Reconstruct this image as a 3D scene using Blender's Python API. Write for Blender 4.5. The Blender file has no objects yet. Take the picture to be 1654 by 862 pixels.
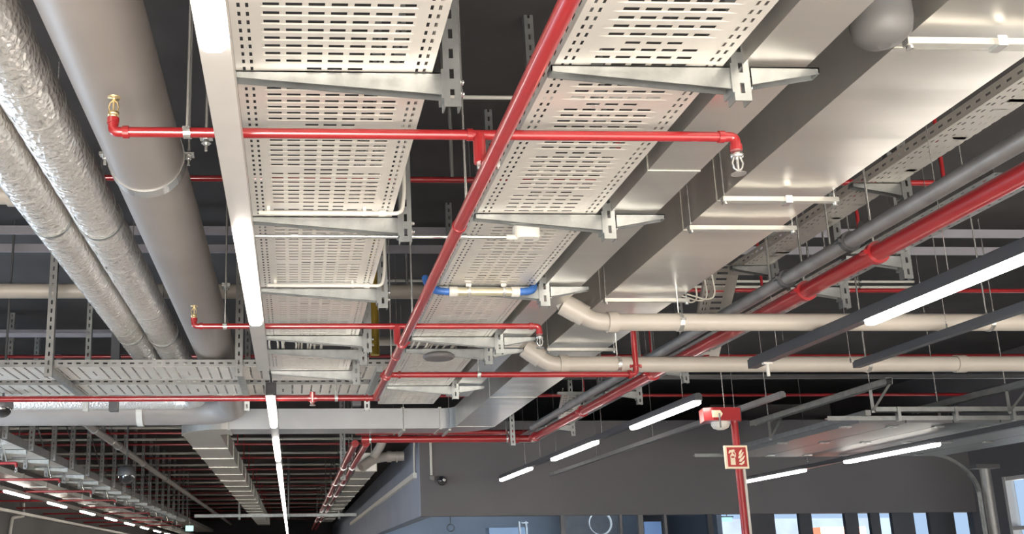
import bpy, math, random
from mathutils import Vector, Matrix
random.seed(7)
D = bpy.data
scene = bpy.context.scene
COL = scene.collection
EYE = 1.6                      # eye height above the floor; all heights below are relative to the eye

# ---------------------------------------------------------------- camera
FPX, PX, PY = 1600.0, 540.0, 545.0
TH, PSI, ROLL = math.atan(370 / 1600.0), math.radians(2.44), 0.010
F = Vector((math.sin(PSI) * math.cos(TH), math.cos(PSI) * math.cos(TH), math.sin(TH)))
R0 = Vector((math.cos(PSI), -math.sin(PSI), 0)); U0 = R0.cross(F)
RV = R0 * math.cos(ROLL) - U0 * math.sin(ROLL)
UV = U0 * math.cos(ROLL) + R0 * math.sin(ROLL)
cam = D.objects.new('camera', D.cameras.new('camera'))
COL.objects.link(cam); scene.camera = cam
cam.data.sensor_width = 36; cam.data.lens = FPX / 1654 * 36
cam.data.shift_x = (827 - PX) / 1654; cam.data.shift_y = (PY - 431) / 1654
cam.data.clip_start = 0.05; cam.data.clip_end = 200
m = Matrix((RV, UV, -F)).transposed().to_4x4(); m.translation = (0, 0, EYE)
cam.matrix_world = m

# ---------------------------------------------------------------- light and exposure
scene.view_settings.view_transform = 'Standard'
scene.view_settings.look = 'None'
scene.view_settings.exposure = 0.0
scene.view_settings.gamma = 1.0
scene.view_settings.use_curve_mapping = False
world = D.worlds.new('world'); scene.world = world; world.use_nodes = True
bg = world.node_tree.nodes['Background']
bg.inputs[0].default_value = (0.68, 0.82, 1.0, 1); bg.inputs[1].default_value = 0.9
LED = 26.0                     # strip light brightness
def area(name, loc, rot, sx, sy, power, col):
    l = D.lights.new(name, 'AREA'); l.shape = 'RECTANGLE'; l.size = sx; l.size_y = sy; l.energy = power; l.color = col
    o = D.objects.new(name, l); o.location = (loc[0], loc[1], loc[2] + EYE); o.rotation_euler = rot; COL.objects.link(o)
# added fill lamp behind the camera, brightens near faces and undersides
area('front_fill', (1.5, -5.3, -0.35), (math.radians(90), 0, 0), 15, 2.2, 60, (1.0, 0.97, 0.93))
area('daylight_left', (-6.5, 10.2, -0.40), (math.radians(90), 0, math.radians(-90)), 4.4, 1.6, 340, (0.62, 0.80, 1.0))
fill_sun = D.lights.new('fill_sun', 'SUN'); fill_sun.energy = 66.0; fill_sun.angle = math.radians(3); fill_sun.color = (1.0, 0.95, 0.88)
so = D.objects.new('fill_sun', fill_sun); so.rotation_euler = (math.radians(90 - 23), 0, math.radians(-6)); COL.objects.link(so)   # added low sunlight, brightens the floor so the near trays get bounce

# ---------------------------------------------------------------- pixel <-> room helpers
def ray(px, py): return (F + RV * ((px - PX) / FPX) + UV * ((PY - py) / FPX))
def P(px, py, z):
    d = ray(px, py); return d * (z / d.z)
def PYd(px, py, y):
    d = ray(px, py); return d * (y / d.y)
def avX(z, *pts): return sum(P(a, b, z).x for a, b in pts) / len(pts)
def proj(p):
    p = Vector(p); w = p.dot(F); return PX + FPX * p.dot(RV) / w, PY - FPX * p.dot(UV) / w

# ---------------------------------------------------------------- materials
def mat(name, col, rough=0.5, metal=0.0, noise=0.0, nscale=8.0, bump=0.0, bscale=30.0, coat=0.0, emit=0.0, stretch=None, spec=0.5):
    mt = D.materials.new(name); mt.use_nodes = True; nt = mt.node_tree; b = nt.nodes['Principled BSDF']
    b.inputs['Base Color'].default_value = (*col, 1); b.inputs['Roughness'].default_value = rough
    b.inputs['Metallic'].default_value = metal; b.inputs['Coat Weight'].default_value = coat
    b.inputs['Specular IOR Level'].default_value = spec
    if noise or bump:
        tc = nt.nodes.new('ShaderNodeTexCoord'); mp = nt.nodes.new('ShaderNodeMapping')
        nt.links.new(tc.outputs['Object'], mp.inputs['Vector'])
        if stretch: mp.inputs['Scale'].default_value = stretch
    if noise:
        n = nt.nodes.new('ShaderNodeTexNoise'); n.inputs['Scale'].default_value = nscale; n.inputs['Detail'].default_value = 4
        nt.links.new(mp.outputs[0], n.inputs['Vector'])
        cr = nt.nodes.new('ShaderNodeValToRGB')
        cr.color_ramp.elements[0].position = 0.3; cr.color_ramp.elements[1].position = 0.7
        cr.color_ramp.elements[0].color = (*[c * (1 - noise) for c in col], 1)
        cr.color_ramp.elements[1].color = (*[min(1, c * (1 + noise)) for c in col], 1)
        nt.links.new(n.outputs['Fac'], cr.inputs[0]); nt.links.new(cr.outputs[0], b.inputs['Base Color'])
    if bump:
        n2 = nt.nodes.new('ShaderNodeTexNoise'); n2.inputs['Scale'].default_value = bscale; n2.inputs['Detail'].default_value = 3
        nt.links.new(mp.outputs[0], n2.inputs['Vector'])
        bp = nt.nodes.new('ShaderNodeBump'); bp.inputs['Strength'].default_value = bump; bp.inputs['Distance'].default_value = 0.02
        nt.links.new(n2.outputs['Fac'], bp.inputs['Height']); nt.links.new(bp.outputs[0], b.inputs['Normal'])
    if emit:
        b.inputs['Emission Color'].default_value = (*col, 1); b.inputs['Emission Strength'].default_value = emit
    return mt
TRAY = mat('galvanised_tray', (0.78, 0.745, 0.69), 0.42, 0.5, 0.05, 5)
STEEL = mat('galvanised_steel', (0.37, 0.385, 0.38), 0.38, 0.8, 0.14, 14, 0.05, 60)
POSTM = mat('dull_galvanised_steel', (0.27, 0.27, 0.265), 0.5, 0.5, 0.12, 10)
DUCT = mat('sheet_duct_metal', (0.76, 0.735, 0.69), 0.32, 0.85, 0.04, 2, 0.25, 1.2, stretch=(0.5, 3, 1))
DUCTG = mat('grey_duct_metal', (0.50, 0.51, 0.52), 0.36, 0.7, 0.06, 3)
FLANGE = mat('flange_metal', (0.52, 0.51, 0.47), 0.35, 0.5, 0.08, 20)
RED = mat('red_pipe_paint', (0.33, 0.020, 0.024), 0.28, 0.0, 0.07, 6, coat=0.4)
BEIGE = mat('beige_plastic_pipe', (0.45, 0.41, 0.36), 0.42, 0, 0.04, 4)
BROWN = mat('brown_grey_plastic_pipe', (0.27, 0.245, 0.23), 0.45, 0, 0.06, 3)
CHROME = mat('zinc_plated_steel', (0.72, 0.72, 0.70), 0.25, 0.85)
BRASS = mat('brass', (0.70, 0.55, 0.30), 0.3, 0.8)
WHITE = mat('white_plastic', (0.66, 0.64, 0.59), 0.4)
HOUSE = mat('light_grey_housing', (0.50, 0.48, 0.46), 0.4, 0.1, 0.03, 6)
BLACKH = mat('black_housing', (0.05, 0.052, 0.06), 0.5, 0.1)
LENS = mat('opal_lens', (1.0, 0.93, 0.84), 0.4, emit=LED)
CEIL = mat('black_painted_ceiling', (0.052, 0.048, 0.048), 0.9, 0, 0.2, 1.5)
BEAM = mat('lilac_grey_beam', (0.30, 0.29, 0.325), 0.6, 0.1, 0.06, 3)
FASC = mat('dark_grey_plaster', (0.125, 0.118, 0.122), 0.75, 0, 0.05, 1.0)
FASC2 = mat('daylit_plaster', (0.26, 0.295, 0.37), 0.75, 0, 0.05, 1.0)  # blue of the daylight from the left put into the side wall colour
WALLG = mat('grey_painted_wall', (0.16, 0.155, 0.155), 0.8, 0, 0.06, 1.0)
FLOOR = mat('pale_polished_concrete', (0.62, 0.585, 0.54), 0.35, 0, 0.06, 0.8)
BLUEH = mat('blue_corrugated_hose', (0.05, 0.16, 0.48), 0.4)
YELLOW = mat('yellow_pipe_paint', (0.42, 0.28, 0.03), 0.5)
DARKP = mat('black_plastic', (0.03, 0.03, 0.033), 0.25)
GREYD = mat('dark_grey_steel', (0.13, 0.13, 0.135), 0.45, 0.4, 0.08, 5)
SIGNR = mat('sign_red', (0.42, 0.03, 0.025), 0.4)
SIGNC = mat('sign_cream', (0.85, 0.74, 0.55), 0.4)
DOORP = mat('sectional_door_panel', (0.13, 0.135, 0.14), 0.5, 0.1, 0.05, 2)
CABLE = mat('pale_cable_sheath', (0.72, 0.68, 0.60), 0.5)
SHOPW = mat('shop_back_wall', (0.42, 0.50, 0.62), 0.7, 0, 0.1, 0.7)
ORANGE = mat('orange_banner', (0.75, 0.20, 0.10), 0.6)
EXITG = mat('pale_lit_exit_sign', (0.55, 0.95, 0.85), 0.4, emit=1.2)
SPRE = mat('bulb_red', (0.5, 0.03, 0.03), 0.2)
def glass():
    mt = D.materials.new('shop_glass'); mt.use_nodes = True; b = mt.node_tree.nodes['Principled BSDF']
    b.inputs['Base Color'].default_value = (0.75, 0.87, 1, 1); b.inputs['Roughness'].default_value = 0.02
    b.inputs['Transmission Weight'].default_value = 1.0; b.inputs['IOR'].default_value = 1.02
    return mt
GLASS = glass()
def dome_glass():
    mt = D.materials.new('smoked_dome'); mt.use_nodes = True; b = mt.node_tree.nodes['Principled BSDF']
    b.inputs['Base Color'].default_value = (0.02, 0.02, 0.022, 1); b.inputs['Roughness'].default_value = 0.06
    b.inputs['Coat Weight'].default_value = 1.0
    return mt
DOME = dome_glass()
def foil():
    mt = D.materials.new('crinkled_foil'); mt.use_nodes = True; nt = mt.node_tree; b = nt.nodes['Principled BSDF']
    b.inputs['Base Color'].default_value = (0.92, 0.89, 0.85, 1); b.inputs['Metallic'].default_value = 0.7
    b.inputs['Roughness'].default_value = 0.25
    tc = nt.nodes.new('ShaderNodeTexCoord'); mp = nt.nodes.new('ShaderNodeMapping'); mp.inputs['Scale'].default_value = (1, 0.55, 1)
    nt.links.new(tc.outputs['Object'], mp.inputs[0])
    v = nt.nodes.new('ShaderNodeTexVoronoi'); v.feature = 'F1'; v.inputs['Scale'].default_value = 48
    n = nt.nodes.new('ShaderNodeTexNoise'); n.inputs['Scale'].default_value = 40; n.inputs['Detail'].default_value = 6
    n.inputs['Distortion'].default_value = 1.5
    nt.links.new(mp.outputs[0], v.inputs['Vector']); nt.links.new(mp.outputs[0], n.inputs['Vector'])
    ad = nt.nodes.new('ShaderNodeMath'); ad.operation = 'ADD'
    nt.links.new(v.outputs['Distance'], ad.inputs[0]); nt.links.new(n.outputs['Fac'], ad.inputs[1])
    bp = nt.nodes.new('ShaderNodeBump'); bp.inputs['Strength'].default_value = 0.45; bp.inputs['Distance'].default_value = 0.012
    nt.links.new(ad.outputs[0], bp.inputs['Height']); nt.links.new(bp.outputs[0], b.inputs['Normal'])
    return mt
FOIL = foil()

# ---------------------------------------------------------------- mesh builder
class MB:
    def __init__(s): s.v = []; s.f = []; s.sm = []
    def add(s, vs, fs, smooth=False):
        o = len(s.v); s.v += [Vector(a) for a in vs]; s.f += [[i + o for i in f] for f in fs]; s.sm += [smooth] * len(fs); return s
    def box(s, x0, x1, y0, y1, z0, z1):
        return s.add([(x0, y0, z0), (x1, y0, z0), (x1, y1, z0), (x0, y1, z0), (x0, y0, z1), (x1, y0, z1), (x1, y1, z1), (x0, y1, z1)],
                     [(0, 3, 2, 1), (4, 5, 6, 7), (0, 1, 5, 4), (1, 2, 6, 5), (2, 3, 7, 6), (3, 0, 4, 7)])
    def cbox(s, c, dx, dy, dz): return s.box(c[0] - dx / 2, c[0] + dx / 2, c[1] - dy / 2, c[1] + dy / 2, c[2] - dz / 2, c[2] + dz / 2)
    def beam(s, a, b, w, h, up=(0, 0, 1)):
        a = Vector(a); b = Vector(b); t = (b - a).normalized(); up = Vector(up)
        if abs(t.dot(up)) > 0.99: up = Vector((0, 1, 0))
        sd = t.cross(up).normalized() * (w / 2); u = sd.cross(t).normalized() * (h / 2)
        vs = [a - sd - u, a + sd - u, a + sd + u, a - sd + u, b - sd - u, b + sd - u, b + sd + u, b - sd + u]
        return s.add(vs, [(0, 1, 2, 3), (4, 7, 6, 5), (0, 4, 5, 1), (1, 5, 6, 2), (2, 6, 7, 3), (3, 7, 4, 0)])
    def loft(s, rings, caps=True, smooth=True):
        n = len(rings[0]); vs = [p for r in rings for p in r]; fs = []
        for i in range(len(rings) - 1):
            for j in range(n):
                k = (j + 1) % n; fs.append((i * n + j, i * n + k, (i + 1) * n + k, (i + 1) * n + j))
        s.add(vs, fs, smooth)
        if caps:
            s.add(rings[0], [list(range(n))[::-1]]); s.add(rings[-1], [list(range(n))])
        return s
    def tube(s, pts, r, n=16, caps=True):
        pts = [Vector(p) for p in pts]; rad = r if isinstance(r, (list, tuple)) else [r] * len(pts)
        t0 = (pts[1] - pts[0]).normalized(); ref = Vector((0, 0, 1)) if abs(t0.z) < 0.9 else Vector((0, 1, 0))
        u = t0.cross(ref).normalized(); rings = []
        for i, p in enumerate(pts):
            a = pts[max(0, i - 1)]; b = pts[min(len(pts) - 1, i + 1)]; t = (b - a).normalized()
            u = (u - t * u.dot(t)).normalized(); w = t.cross(u)
            rings.append([p + (u * math.cos(2 * math.pi * k / n) + w * math.sin(2 * math.pi * k / n)) * rad[i] for k in range(n)])
        return s.loft(rings, caps)
    def ring(s, c, axis, r0, r1, w, n=28, a0=0.0, a1=2 * math.pi):
        c = Vector(c); t = Vector(axis).normalized(); ref = Vector((0, 0, 1)) if abs(t.z) < 0.9 else Vector((0, 1, 0))
        u = t.cross(ref).normalized(); v = u.cross(t); rs = []
        full = abs(a1 - a0 - 2 * math.pi) < 1e-6
        for k in range(n + (0 if full else 1)):
            a = a0 + (a1 - a0) * k / n; d = u * math.cos(a) + v * math.sin(a)
            rs.append([c + d * r0 - t * w / 2, c + d * r1 - t * w / 2, c + d * r1 + t * w / 2, c + d * r0 + t * w / 2])
        if full: rs.append(rs[0])
        return s.loft(rs, not full, False)
    def torus(s, c, axis, R, r, n=32, k=8, a0=0.0, a1=2 * math.pi):
        c = Vector(c); t = Vector(axis).normalized(); ref = Vector((0, 0, 1)) if abs(t.z) < 0.9 else Vector((0, 1, 0))
        u = t.cross(ref).normalized(); v = u.cross(t); rs = []
        for i in range(n + 1):
            a = a0 + (a1 - a0) * i / n; d = u * math.cos(a) + v * math.sin(a)
            rs.append([c + d * (R + r * math.cos(2 * math.pi * j / k)) + t * r * math.sin(2 * math.pi * j / k) for j in range(k)])
        return s.loft(rs, abs(a1 - a0) < 6.28)
    def lathe(s, c, prof, n=24, axis=(0, 0, 1)):
        c = Vector(c); t = Vector(axis).normalized(); ref = Vector((0, 0, 1)) if abs(t.z) < 0.9 else Vector((0, 1, 0))
        u = t.cross(ref).normalized(); v = u.cross(t)
        rs = [[c + t * h + (u * math.cos(2 * math.pi * j / n) + v * math.sin(2 * math.pi * j / n)) * max(r, 1e-4) for j in range(n)] for r, h in prof]
        return s.loft(rs, True)
    def prism(s, poly, off):
        n = len(poly); a = [Vector(p) for p in poly]; b = [p + Vector(off) for p in a]
        return s.add(a + b, [list(range(n))[::-1], list(range(n, 2 * n))] + [(i, (i + 1) % n, (i + 1) % n + n, i + n) for i in range(n)])
    def build(s, name, m, parent=None, solid=0.0):
        org = Vector((0, 0, 0))
        if parent is not None:
            p = parent
            while p is not None: org += p.location; p = p.parent
            org.z -= EYE
        else:
            xs = [v.x for v in s.v]; ys = [v.y for v in s.v]; zs = [v.z for v in s.v]
            org = Vector(((min(xs) + max(xs)) / 2, (min(ys) + max(ys)) / 2, min(zs)))
        me = D.meshes.new(name); me.from_pydata([v - org for v in s.v], [], s.f); me.update()
        me.polygons.foreach_set('use_smooth', s.sm); me.materials.append(m)
        import bmesh
        bm = bmesh.new(); bm.from_mesh(me); bmesh.ops.recalc_face_normals(bm, faces=bm.faces); bm.to_mesh(me); bm.free()
        o = D.objects.new(name, me); COL.objects.link(o)
        if parent is not None: o.parent = parent
        else: o.location = (org.x, org.y, org.z + EYE)
        if solid:
            md = o.modifiers.new('sheet', 'SOLIDIFY'); md.thickness = solid; md.offset = 0
        return o
def tag(o, label, cat, group=None):
    o['label'] = label; o['category'] = cat
    if group: o['group'] = group
    return o
def thing(name, label, cat, loc, group=None):
    o = D.objects.new(name, None); o.empty_display_size = 0.1; COL.objects.link(o)
    o.location = (loc[0], loc[1], loc[2] + EYE); return tag(o, label, cat, group)
def struct(name, mb, m):
    o = mb.build(name, m); o['kind'] = 'structure'; return o
def shift_copy(root, d, label=None):
    r = root.copy(); COL.objects.link(r); r.location = root.location + Vector(d)
    if label: r['label'] = label
    for ch in root.children:
        c = ch.copy(); COL.objects.link(c); c.parent = r
        for g in ch.children:
            q = g.copy(); COL.objects.link(q); q.parent = c
    return r
def rounded(pts, r, n=6):
    pts = [Vector(p) for p in pts]; out = [pts[0]]
    for i in range(1, len(pts) - 1):
        a = (pts[i - 1] - pts[i]); b = (pts[i + 1] - pts[i]); q = min(r, a.length * .49, b.length * .49)
        s = pts[i] + a.normalized() * q; e = pts[i] + b.normalized() * q
        for k in range(n + 1):
            t = k / n; out.append(s * (1 - t) ** 2 + pts[i] * 2 * t * (1 - t) + e * t * t)
    return out + [pts[-1]]
ORD = ['nearest', 'second', 'third', 'fourth', 'fifth', 'sixth', 'seventh', 'eighth', 'ninth', 'tenth', 'eleventh', 'twelfth',
       'thirteenth', 'fourteenth', 'fifteenth', 'sixteenth', 'seventeenth', 'eighteenth', 'nineteenth', 'twentieth']
def nth(i): return 'nearest to the camera' if i == 0 else ORD[i] + ' counting away from the camera'
CZ = 3.2                       # ceiling height above the eye
FL = -EYE
FY = 16.0                      # shop fascia distance

# ---------------------------------------------------------------- the room
YE = 58.0; XL, XR = -6.25, PYd(1574, 800, FY).x; YB = -5.0; XO = PYd(1165, 845, FY + 4).x
struct('floor', MB().box(XL - .2, XR + 9, YB - 9, YE + .2, FL - .1, FL), FLOOR)
mb = MB(); mb.box(XL - .2, XR + .2, YB - .2, FY + 4.2, CZ, CZ + .15); mb.box(XL - .2, XO, FY + 4.2, YE + .2, CZ, CZ + .15); struct('ceiling', mb, CEIL)
mb = MB(); mb.box(XL - .15, XL, YB, 1.5, FL, CZ); mb.box(XL - .15, XL, 1.5, 12.5, .45, CZ); mb.box(XL - .15, XL, 12.5, YE, FL, CZ)
struct('wall_left', mb, WALLG)
struct('wall_back', MB().box(XL - .15, XO, YE, YE + .15, FL, CZ), WALLG)
struct('wall_behind', MB().box(XL - .15, XR + .15, YB - .15, YB, 0.95, CZ), WALLG)
WZ = PYd(1640, 768, 15.0).z
w = MB(); w.box(XR, XR + .15, YB, 12.2, FL, CZ); w.box(XR, XR + .15, 12.2, 15.25, WZ, CZ); w.box(XR, XR + .15, 15.25, FY + .25, FL, CZ); w.box(XR, XR + .15, FY + .25, FY + 4.2, 1.1, CZ)
struct('wall_right', w, FASC)
struct('wall_shop_side', MB().box(XO, XO + .1, FY + 4.2, YE, FL, CZ), FASC)
struct('wall_outer', MB().box(XO, XR + .15, FY + 4, FY + 4.2, 1.0, CZ), FASC)
wn = thing('window_2', '', '', (XR, 13.7, FL)); del wn['label'], wn['category']; wn['kind'] = 'structure'
for y_ in (12.2, 13.7, 14.72, 15.19): MB().box(XR - .04, XR + .10, y_, y_ + .06, FL, WZ).build('window_frame', HOUSE, wn)
for z_ in (WZ - .06, .45): MB().box(XR - .03, XR + .09, 12.2, 15.25, z_, z_ + .06).build('window_frame', HOUSE, wn)
MB().box(XR + .05, XR + .055, 12.2, 15.25, FL, WZ).build('window_pane', GLASS, wn)
# fascia block over the shop front
cx = P(680, 832, PYd(680, 832, FY).z).x
zb = PYd(1100, 830, FY).z; zt = 2.30
fx1 = PYd(1572, 800, FY).x
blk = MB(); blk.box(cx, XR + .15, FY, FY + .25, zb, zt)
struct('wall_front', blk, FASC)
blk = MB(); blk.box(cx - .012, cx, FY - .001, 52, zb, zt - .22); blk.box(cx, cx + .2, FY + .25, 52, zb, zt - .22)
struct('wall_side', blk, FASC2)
struct('trim_1', MB().box(cx + .2, XR, FY + .25, FY + 4, zb + .5, zb + .6), WALLG)      # soffit inside the shop
mb = MB(); mb.box(cx + .2, XO, FY + 4, FY + 9, zb + .5, zb + .6); struct('trim_4', mb, WALLG)
area('shop_fill', ((cx + XR) / 2, FY + .7, zb + .25), (math.radians(80), 0, 0), 8, .35, 120, (0.62, 0.80, 1.0))  # added lamp hidden behind the fascia to brighten the shop interior
# inside the shop: rear wall and glazing
SY = FY + 9
def px_box(name, x0, x1, y0, y1, Y, dep, m, parent=None):
    a = PYd(x0, y0, Y); b = PYd(x1, y1, Y); return MB().box(a.x, b.x, Y, Y + dep, b.z if b.z < a.z else a.z, max(a.z, b.z)).build(name, m, parent)
struct('wall_shop', MB().box(cx + .2, XO, SY, SY + .1, FL, zb + .6), SHOPW)

# structural beams under the ceiling
for i, (yy) in enumerate((383, 411)):
    z = 2.95; c = P(1300, yy, z); h = 0.07
    mb = MB(); mb.box(XL, XR, c.y - .01, c.y + .01, z, z + h); mb.box(XL, XR, c.y - .01, c.y + .05, z + h, z + h + .01)
    o = mb.build('trim_%d' % (i + 2), BEAM); o['kind'] = 'structure'

# ---------------------------------------------------------------- builders
def slots_plate(mb, x0, x1, y0, y1, z0, z1, sw=.014, sh=.035, pitch=.07, zoff=.025):
    """vertical plate facing the hall with a row of real slots"""
    cxm = (x0 + x1) / 2
    mb.box(x0, cxm - sw / 2, y0, y1, z0, z1); mb.box(cxm + sw / 2, x1, y0, y1, z0, z1)
    z = z0; s = z0 + zoff
    while s < z1:
        mb.box(cxm - sw / 2, cxm + sw / 2, y0, y1, z, s); z = s + sh; s += pitch
    if z < z1: mb.box(cxm - sw / 2, cxm + sw / 2, y0, y1, z, z1)
def post_mb(x, y, z0, z1, w=.054, d=.05, t=.005):
    mb = MB(); slots_plate(mb, x - w / 2, x + w / 2, y, y + t, z0, z1)
    mb.box(x - w / 2, x - w / 2 + t, y + t, y + d, z0, z1); mb.box(x + w / 2 - t, x + w / 2, y + t, y + d, z0, z1)
    return mb
def side_post_mb(x, y, z0, z1, w=.054, d=.05, t=.005):
    """channel whose slotted sides show from the left"""
    mb = post_mb(x, y, z0, z1, w, d, t); return mb
def arm_mb(x_tip, x_root, y, ztop, h0=.022, h1=.075, d=.045, t=.004):
    """tapered cantilever arm along x, open channel below"""
    mb = MB()
    for yy in (y, y + d - t):
        mb.prism([(x_tip, yy, ztop), (x_root, yy, ztop), (x_root, yy, ztop - h1), (x_tip, yy, ztop - h0)], (0, t, 0))
    mb.prism([(x_tip, y, ztop), (x_root, y, ztop), (x_root, y, ztop - t), (x_tip, y, ztop - t)], (0, d, 0))
    s = 1 if x_root > x_tip else -1
    mb.box(min(x_tip, x_tip + s * t), max(x_tip, x_tip + s * t), y, y + d, ztop - h0, ztop)
    return mb
def plate_mb(x, y, ztop, h=.09, d=.06): return MB().box(x - .004, x + .004, y - .006, y + d, ztop - h, ztop + .01)
def bolt_mb(c, axis=(0, -1, 0), r=.009):
    mb = MB(); mb.lathe(c, [(r * 1.7, 0), (r * 1.7, .003), (r, .003), (r, .012)], 6, axis); return mb

def tray_floor_mb(o, u, v, width, length, pitch=.045, slot=.046, gap=.018, blank=9, edge=True, phase=0, hw=.016):
    """perforated sheet: every slot is a real hole; grooves are pressed upward"""
    o = Vector(o); u = Vector(u); v = Vector(v)
    us = [0]; holes_c = []; holes_e = []
    if edge:
        for a, b in ((.022, .031), (.046, .055)):
            us += [a, b]; holes_e.append(len(us) - 2)
        m0 = .085
    else: m0 = .03
    us.append(m0)
    n = int((width - 2 * m0 + gap) / (slot + gap)); n = max(n, 1); st = (width - 2 * m0 - (n * slot + (n - 1) * gap)) / 2
    x = m0 + max(st, .001)
    for i in range(n):
        us += [x, x + slot]; holes_c.append(len(us) - 2); x += slot + gap
    us.append(width - m0)
    if edge:
        for a, b in ((width - .055, width - .046), (width - .031, width - .022)):
            us += [a, b]; holes_e.append(len(us) - 2)
    us.append(width)
    rows = int(length / pitch); vs = []; typ = []
    for r in range(rows):
        b = r * pitch; vs += [b, b + .006, b + .010, b + .010 + hw, b + .014 + hw, b + max(.034, .018 + hw)]; typ.append((r + phase) % (blank))
    vs.append(length); nu = len(us); mb = MB()
    verts = []; c0 = holes_c[0] ; c1 = holes_c[-1] + 1
    for j, vv in enumerate(vs):
        k = j % 6; r = min(j // 6, rows - 1)
        for i, uu in enumerate(us):
            lift = .0025 if (k in (2, 3) and c0 <= i <= c1 and typ[r] != 0) else 0
            verts.append(o + u * uu + v * vv + Vector((0, 0, lift)))
    fs = []
    for j in range(len(vs) - 1):
        k = j % 6; r = min(j // 6, rows - 1)
        for i in range(nu - 1):
            if k == 2 and i in holes_c and (typ[r] != 0 or holes_c.index(i) in (n // 2 - 1, n // 2, n // 2 + 1)): continue
            if k in (2, 3, 4) and i in holes_e: continue
            fs.append((j * nu + i, j * nu + i + 1, (j + 1) * nu + i + 1, (j + 1) * nu + i))
    mb.add(verts, fs); return mb
def tray(name, label, o, u, v, width, length, m=TRAY, h=.06, edge=True, group=None, phase=0, slot=.046, gap=.018, pitch=.045, rail=None, hw=.016):
    o = Vector(o); u = Vector(u); v = Vector(v)
    t = thing(name, label, 'cable tray', o + u * width / 2 + v * length / 2, group)
    tray_floor_mb(o, u, v, width, length, edge=edge, phase=phase, slot=slot, gap=gap, pitch=pitch, hw=hw).build('tray_floor', m, t, solid=.0015)
    for s in (0, 1):
        a = o + u * (width * s); b = a + v * length; mb = MB()
        up = Vector((0, 0, h)); q = u * (.012 * (1 if s == 0 else -1)); th = u * (.0015 * (1 if s == 0 else -1))
        # side wall with slots: bottom strip, top strip, bridges
        for z0, z1 in ((0, h * .4), (h * .62, h)):
            mb.prism([a + Vector((0, 0, z0)), b + Vector((0, 0, z0)), b + Vector((0, 0, z1)), a + Vector((0, 0, z1))], th)
        d = 0
        while d < length:
            p = a + v * d; e = a + v * min(length, d + .035)
            mb.prism([p + Vector((0, 0, h * .4)), e + Vector((0, 0, h * .4)), e + Vector((0, 0, h * .62)), p + Vector((0, 0, h * .62))], th); d += .07
        mb.prism([a + up, b + up, b + up + q, a + up + q], (0, 0, .0015))
        mb.build('side_rail', rail or m, t)
    return t
def rod_to_ceiling(p, parent, r=.005, name='hanger_rod', m=CHROME):
    p = Vector(p); mb = MB(); mb.tube([p, (p.x, p.y, CZ)], r, 8); return mb.build(name, m, parent)
def clamp_mb(c, axis, r, w=.025):
    mb = MB(); mb.ring(c, axis, r, r + .004, w, 24)
    c = Vector(c); t = Vector(axis).normalized(); sd = t.cross(Vector((0, 0, 1))).normalized()
    for s in (-1, 1): mb.cbox(c + sd * s * (r + .012), .024 if abs(sd.x) > .5 else w, w if abs(sd.x) > .5 else .024, .010)
    return mb
def hanger(parent, c, axis, r):
    k = clamp_mb(c, axis, r).build('pipe_clamp', CHROME, parent); c = Vector(c)
    rod_to_ceiling((c.x, c.y, c.z + r), k)
    return k
def straight_pipe(name, label, a, b, r, m, cat='pipe', hang=(), group=None, couplings=(), n=18):
    a = Vector(a); b = Vector(b); t = thing(name, label, cat, (a + b) / 2, group)
    MB().tube([a, b], r, n).build('pipe_run', m, t); ax = (b - a).normalized()
    for f in hang: hanger(t, a.lerp(b, f), ax, r)
    for f in couplings:
        c = a.lerp(b, f); MB().tube([c - ax * r * .55, c + ax * r * .55], r * 1.22, n).build('coupling', m, t)
    return t
def grooved(mb, c, axis, r):
    """grooved coupling with two bolt lugs"""
    c = Vector(c); t = Vector(axis).normalized(); mb.ring(c, t, r * .98, r * 1.35, r * .7, 20)
    sd = t.cross(Vector((0, 0, 1))); sd = sd.normalized() if sd.length > .1 else Vector((1, 0, 0))
    for s in (-1, 1):
        q = c + sd * s * r * 1.6; mb.tube([q - t * r * .5, q + t * r * .5], r * .28, 8)
        mb.beam(c + sd * s * r * 1.1, q + sd * s * r * .2, r * .5, r * .5)
    return mb
def sprinkler_mb(c, s=-1, k=1.0):
    """head pointing down (s=-1) or up (s=1): threaded base, two frame arms, bulb, deflector"""
    c = Vector(c); mb = MB(); ax = (0, 0, s)
    mb.lathe(c, [(.013 * k, 0), (.013 * k, .010 * k), (.016 * k, .010 * k), (.016 * k, .020 * k), (.009 * k, .022 * k)], 12, ax)
    for d in (-1, 1):
        mb.tube([c + Vector((d * .009 * k, 0, s * .02 * k)), c + Vector((d * .014 * k, 0, s * .036 * k)), c + Vector((d * .010 * k, 0, s * .05 * k)), c + Vector((0, 0, s * .058 * k))], .0025 * k, 6)
    mb.lathe(c + Vector((0, 0, s * .022 * k)), [(.003 * k, 0), (.0035 * k, .015 * k), (.003 * k, .034 * k)], 8, ax)
    mb.lathe(c + Vector((0, 0, s * .058 * k)), [(.006 * k, 0), (.006 * k, .005 * k), (.019 * k, .006 * k), (.019 * k, .008 * k)], 16, ax)
    return mb
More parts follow.
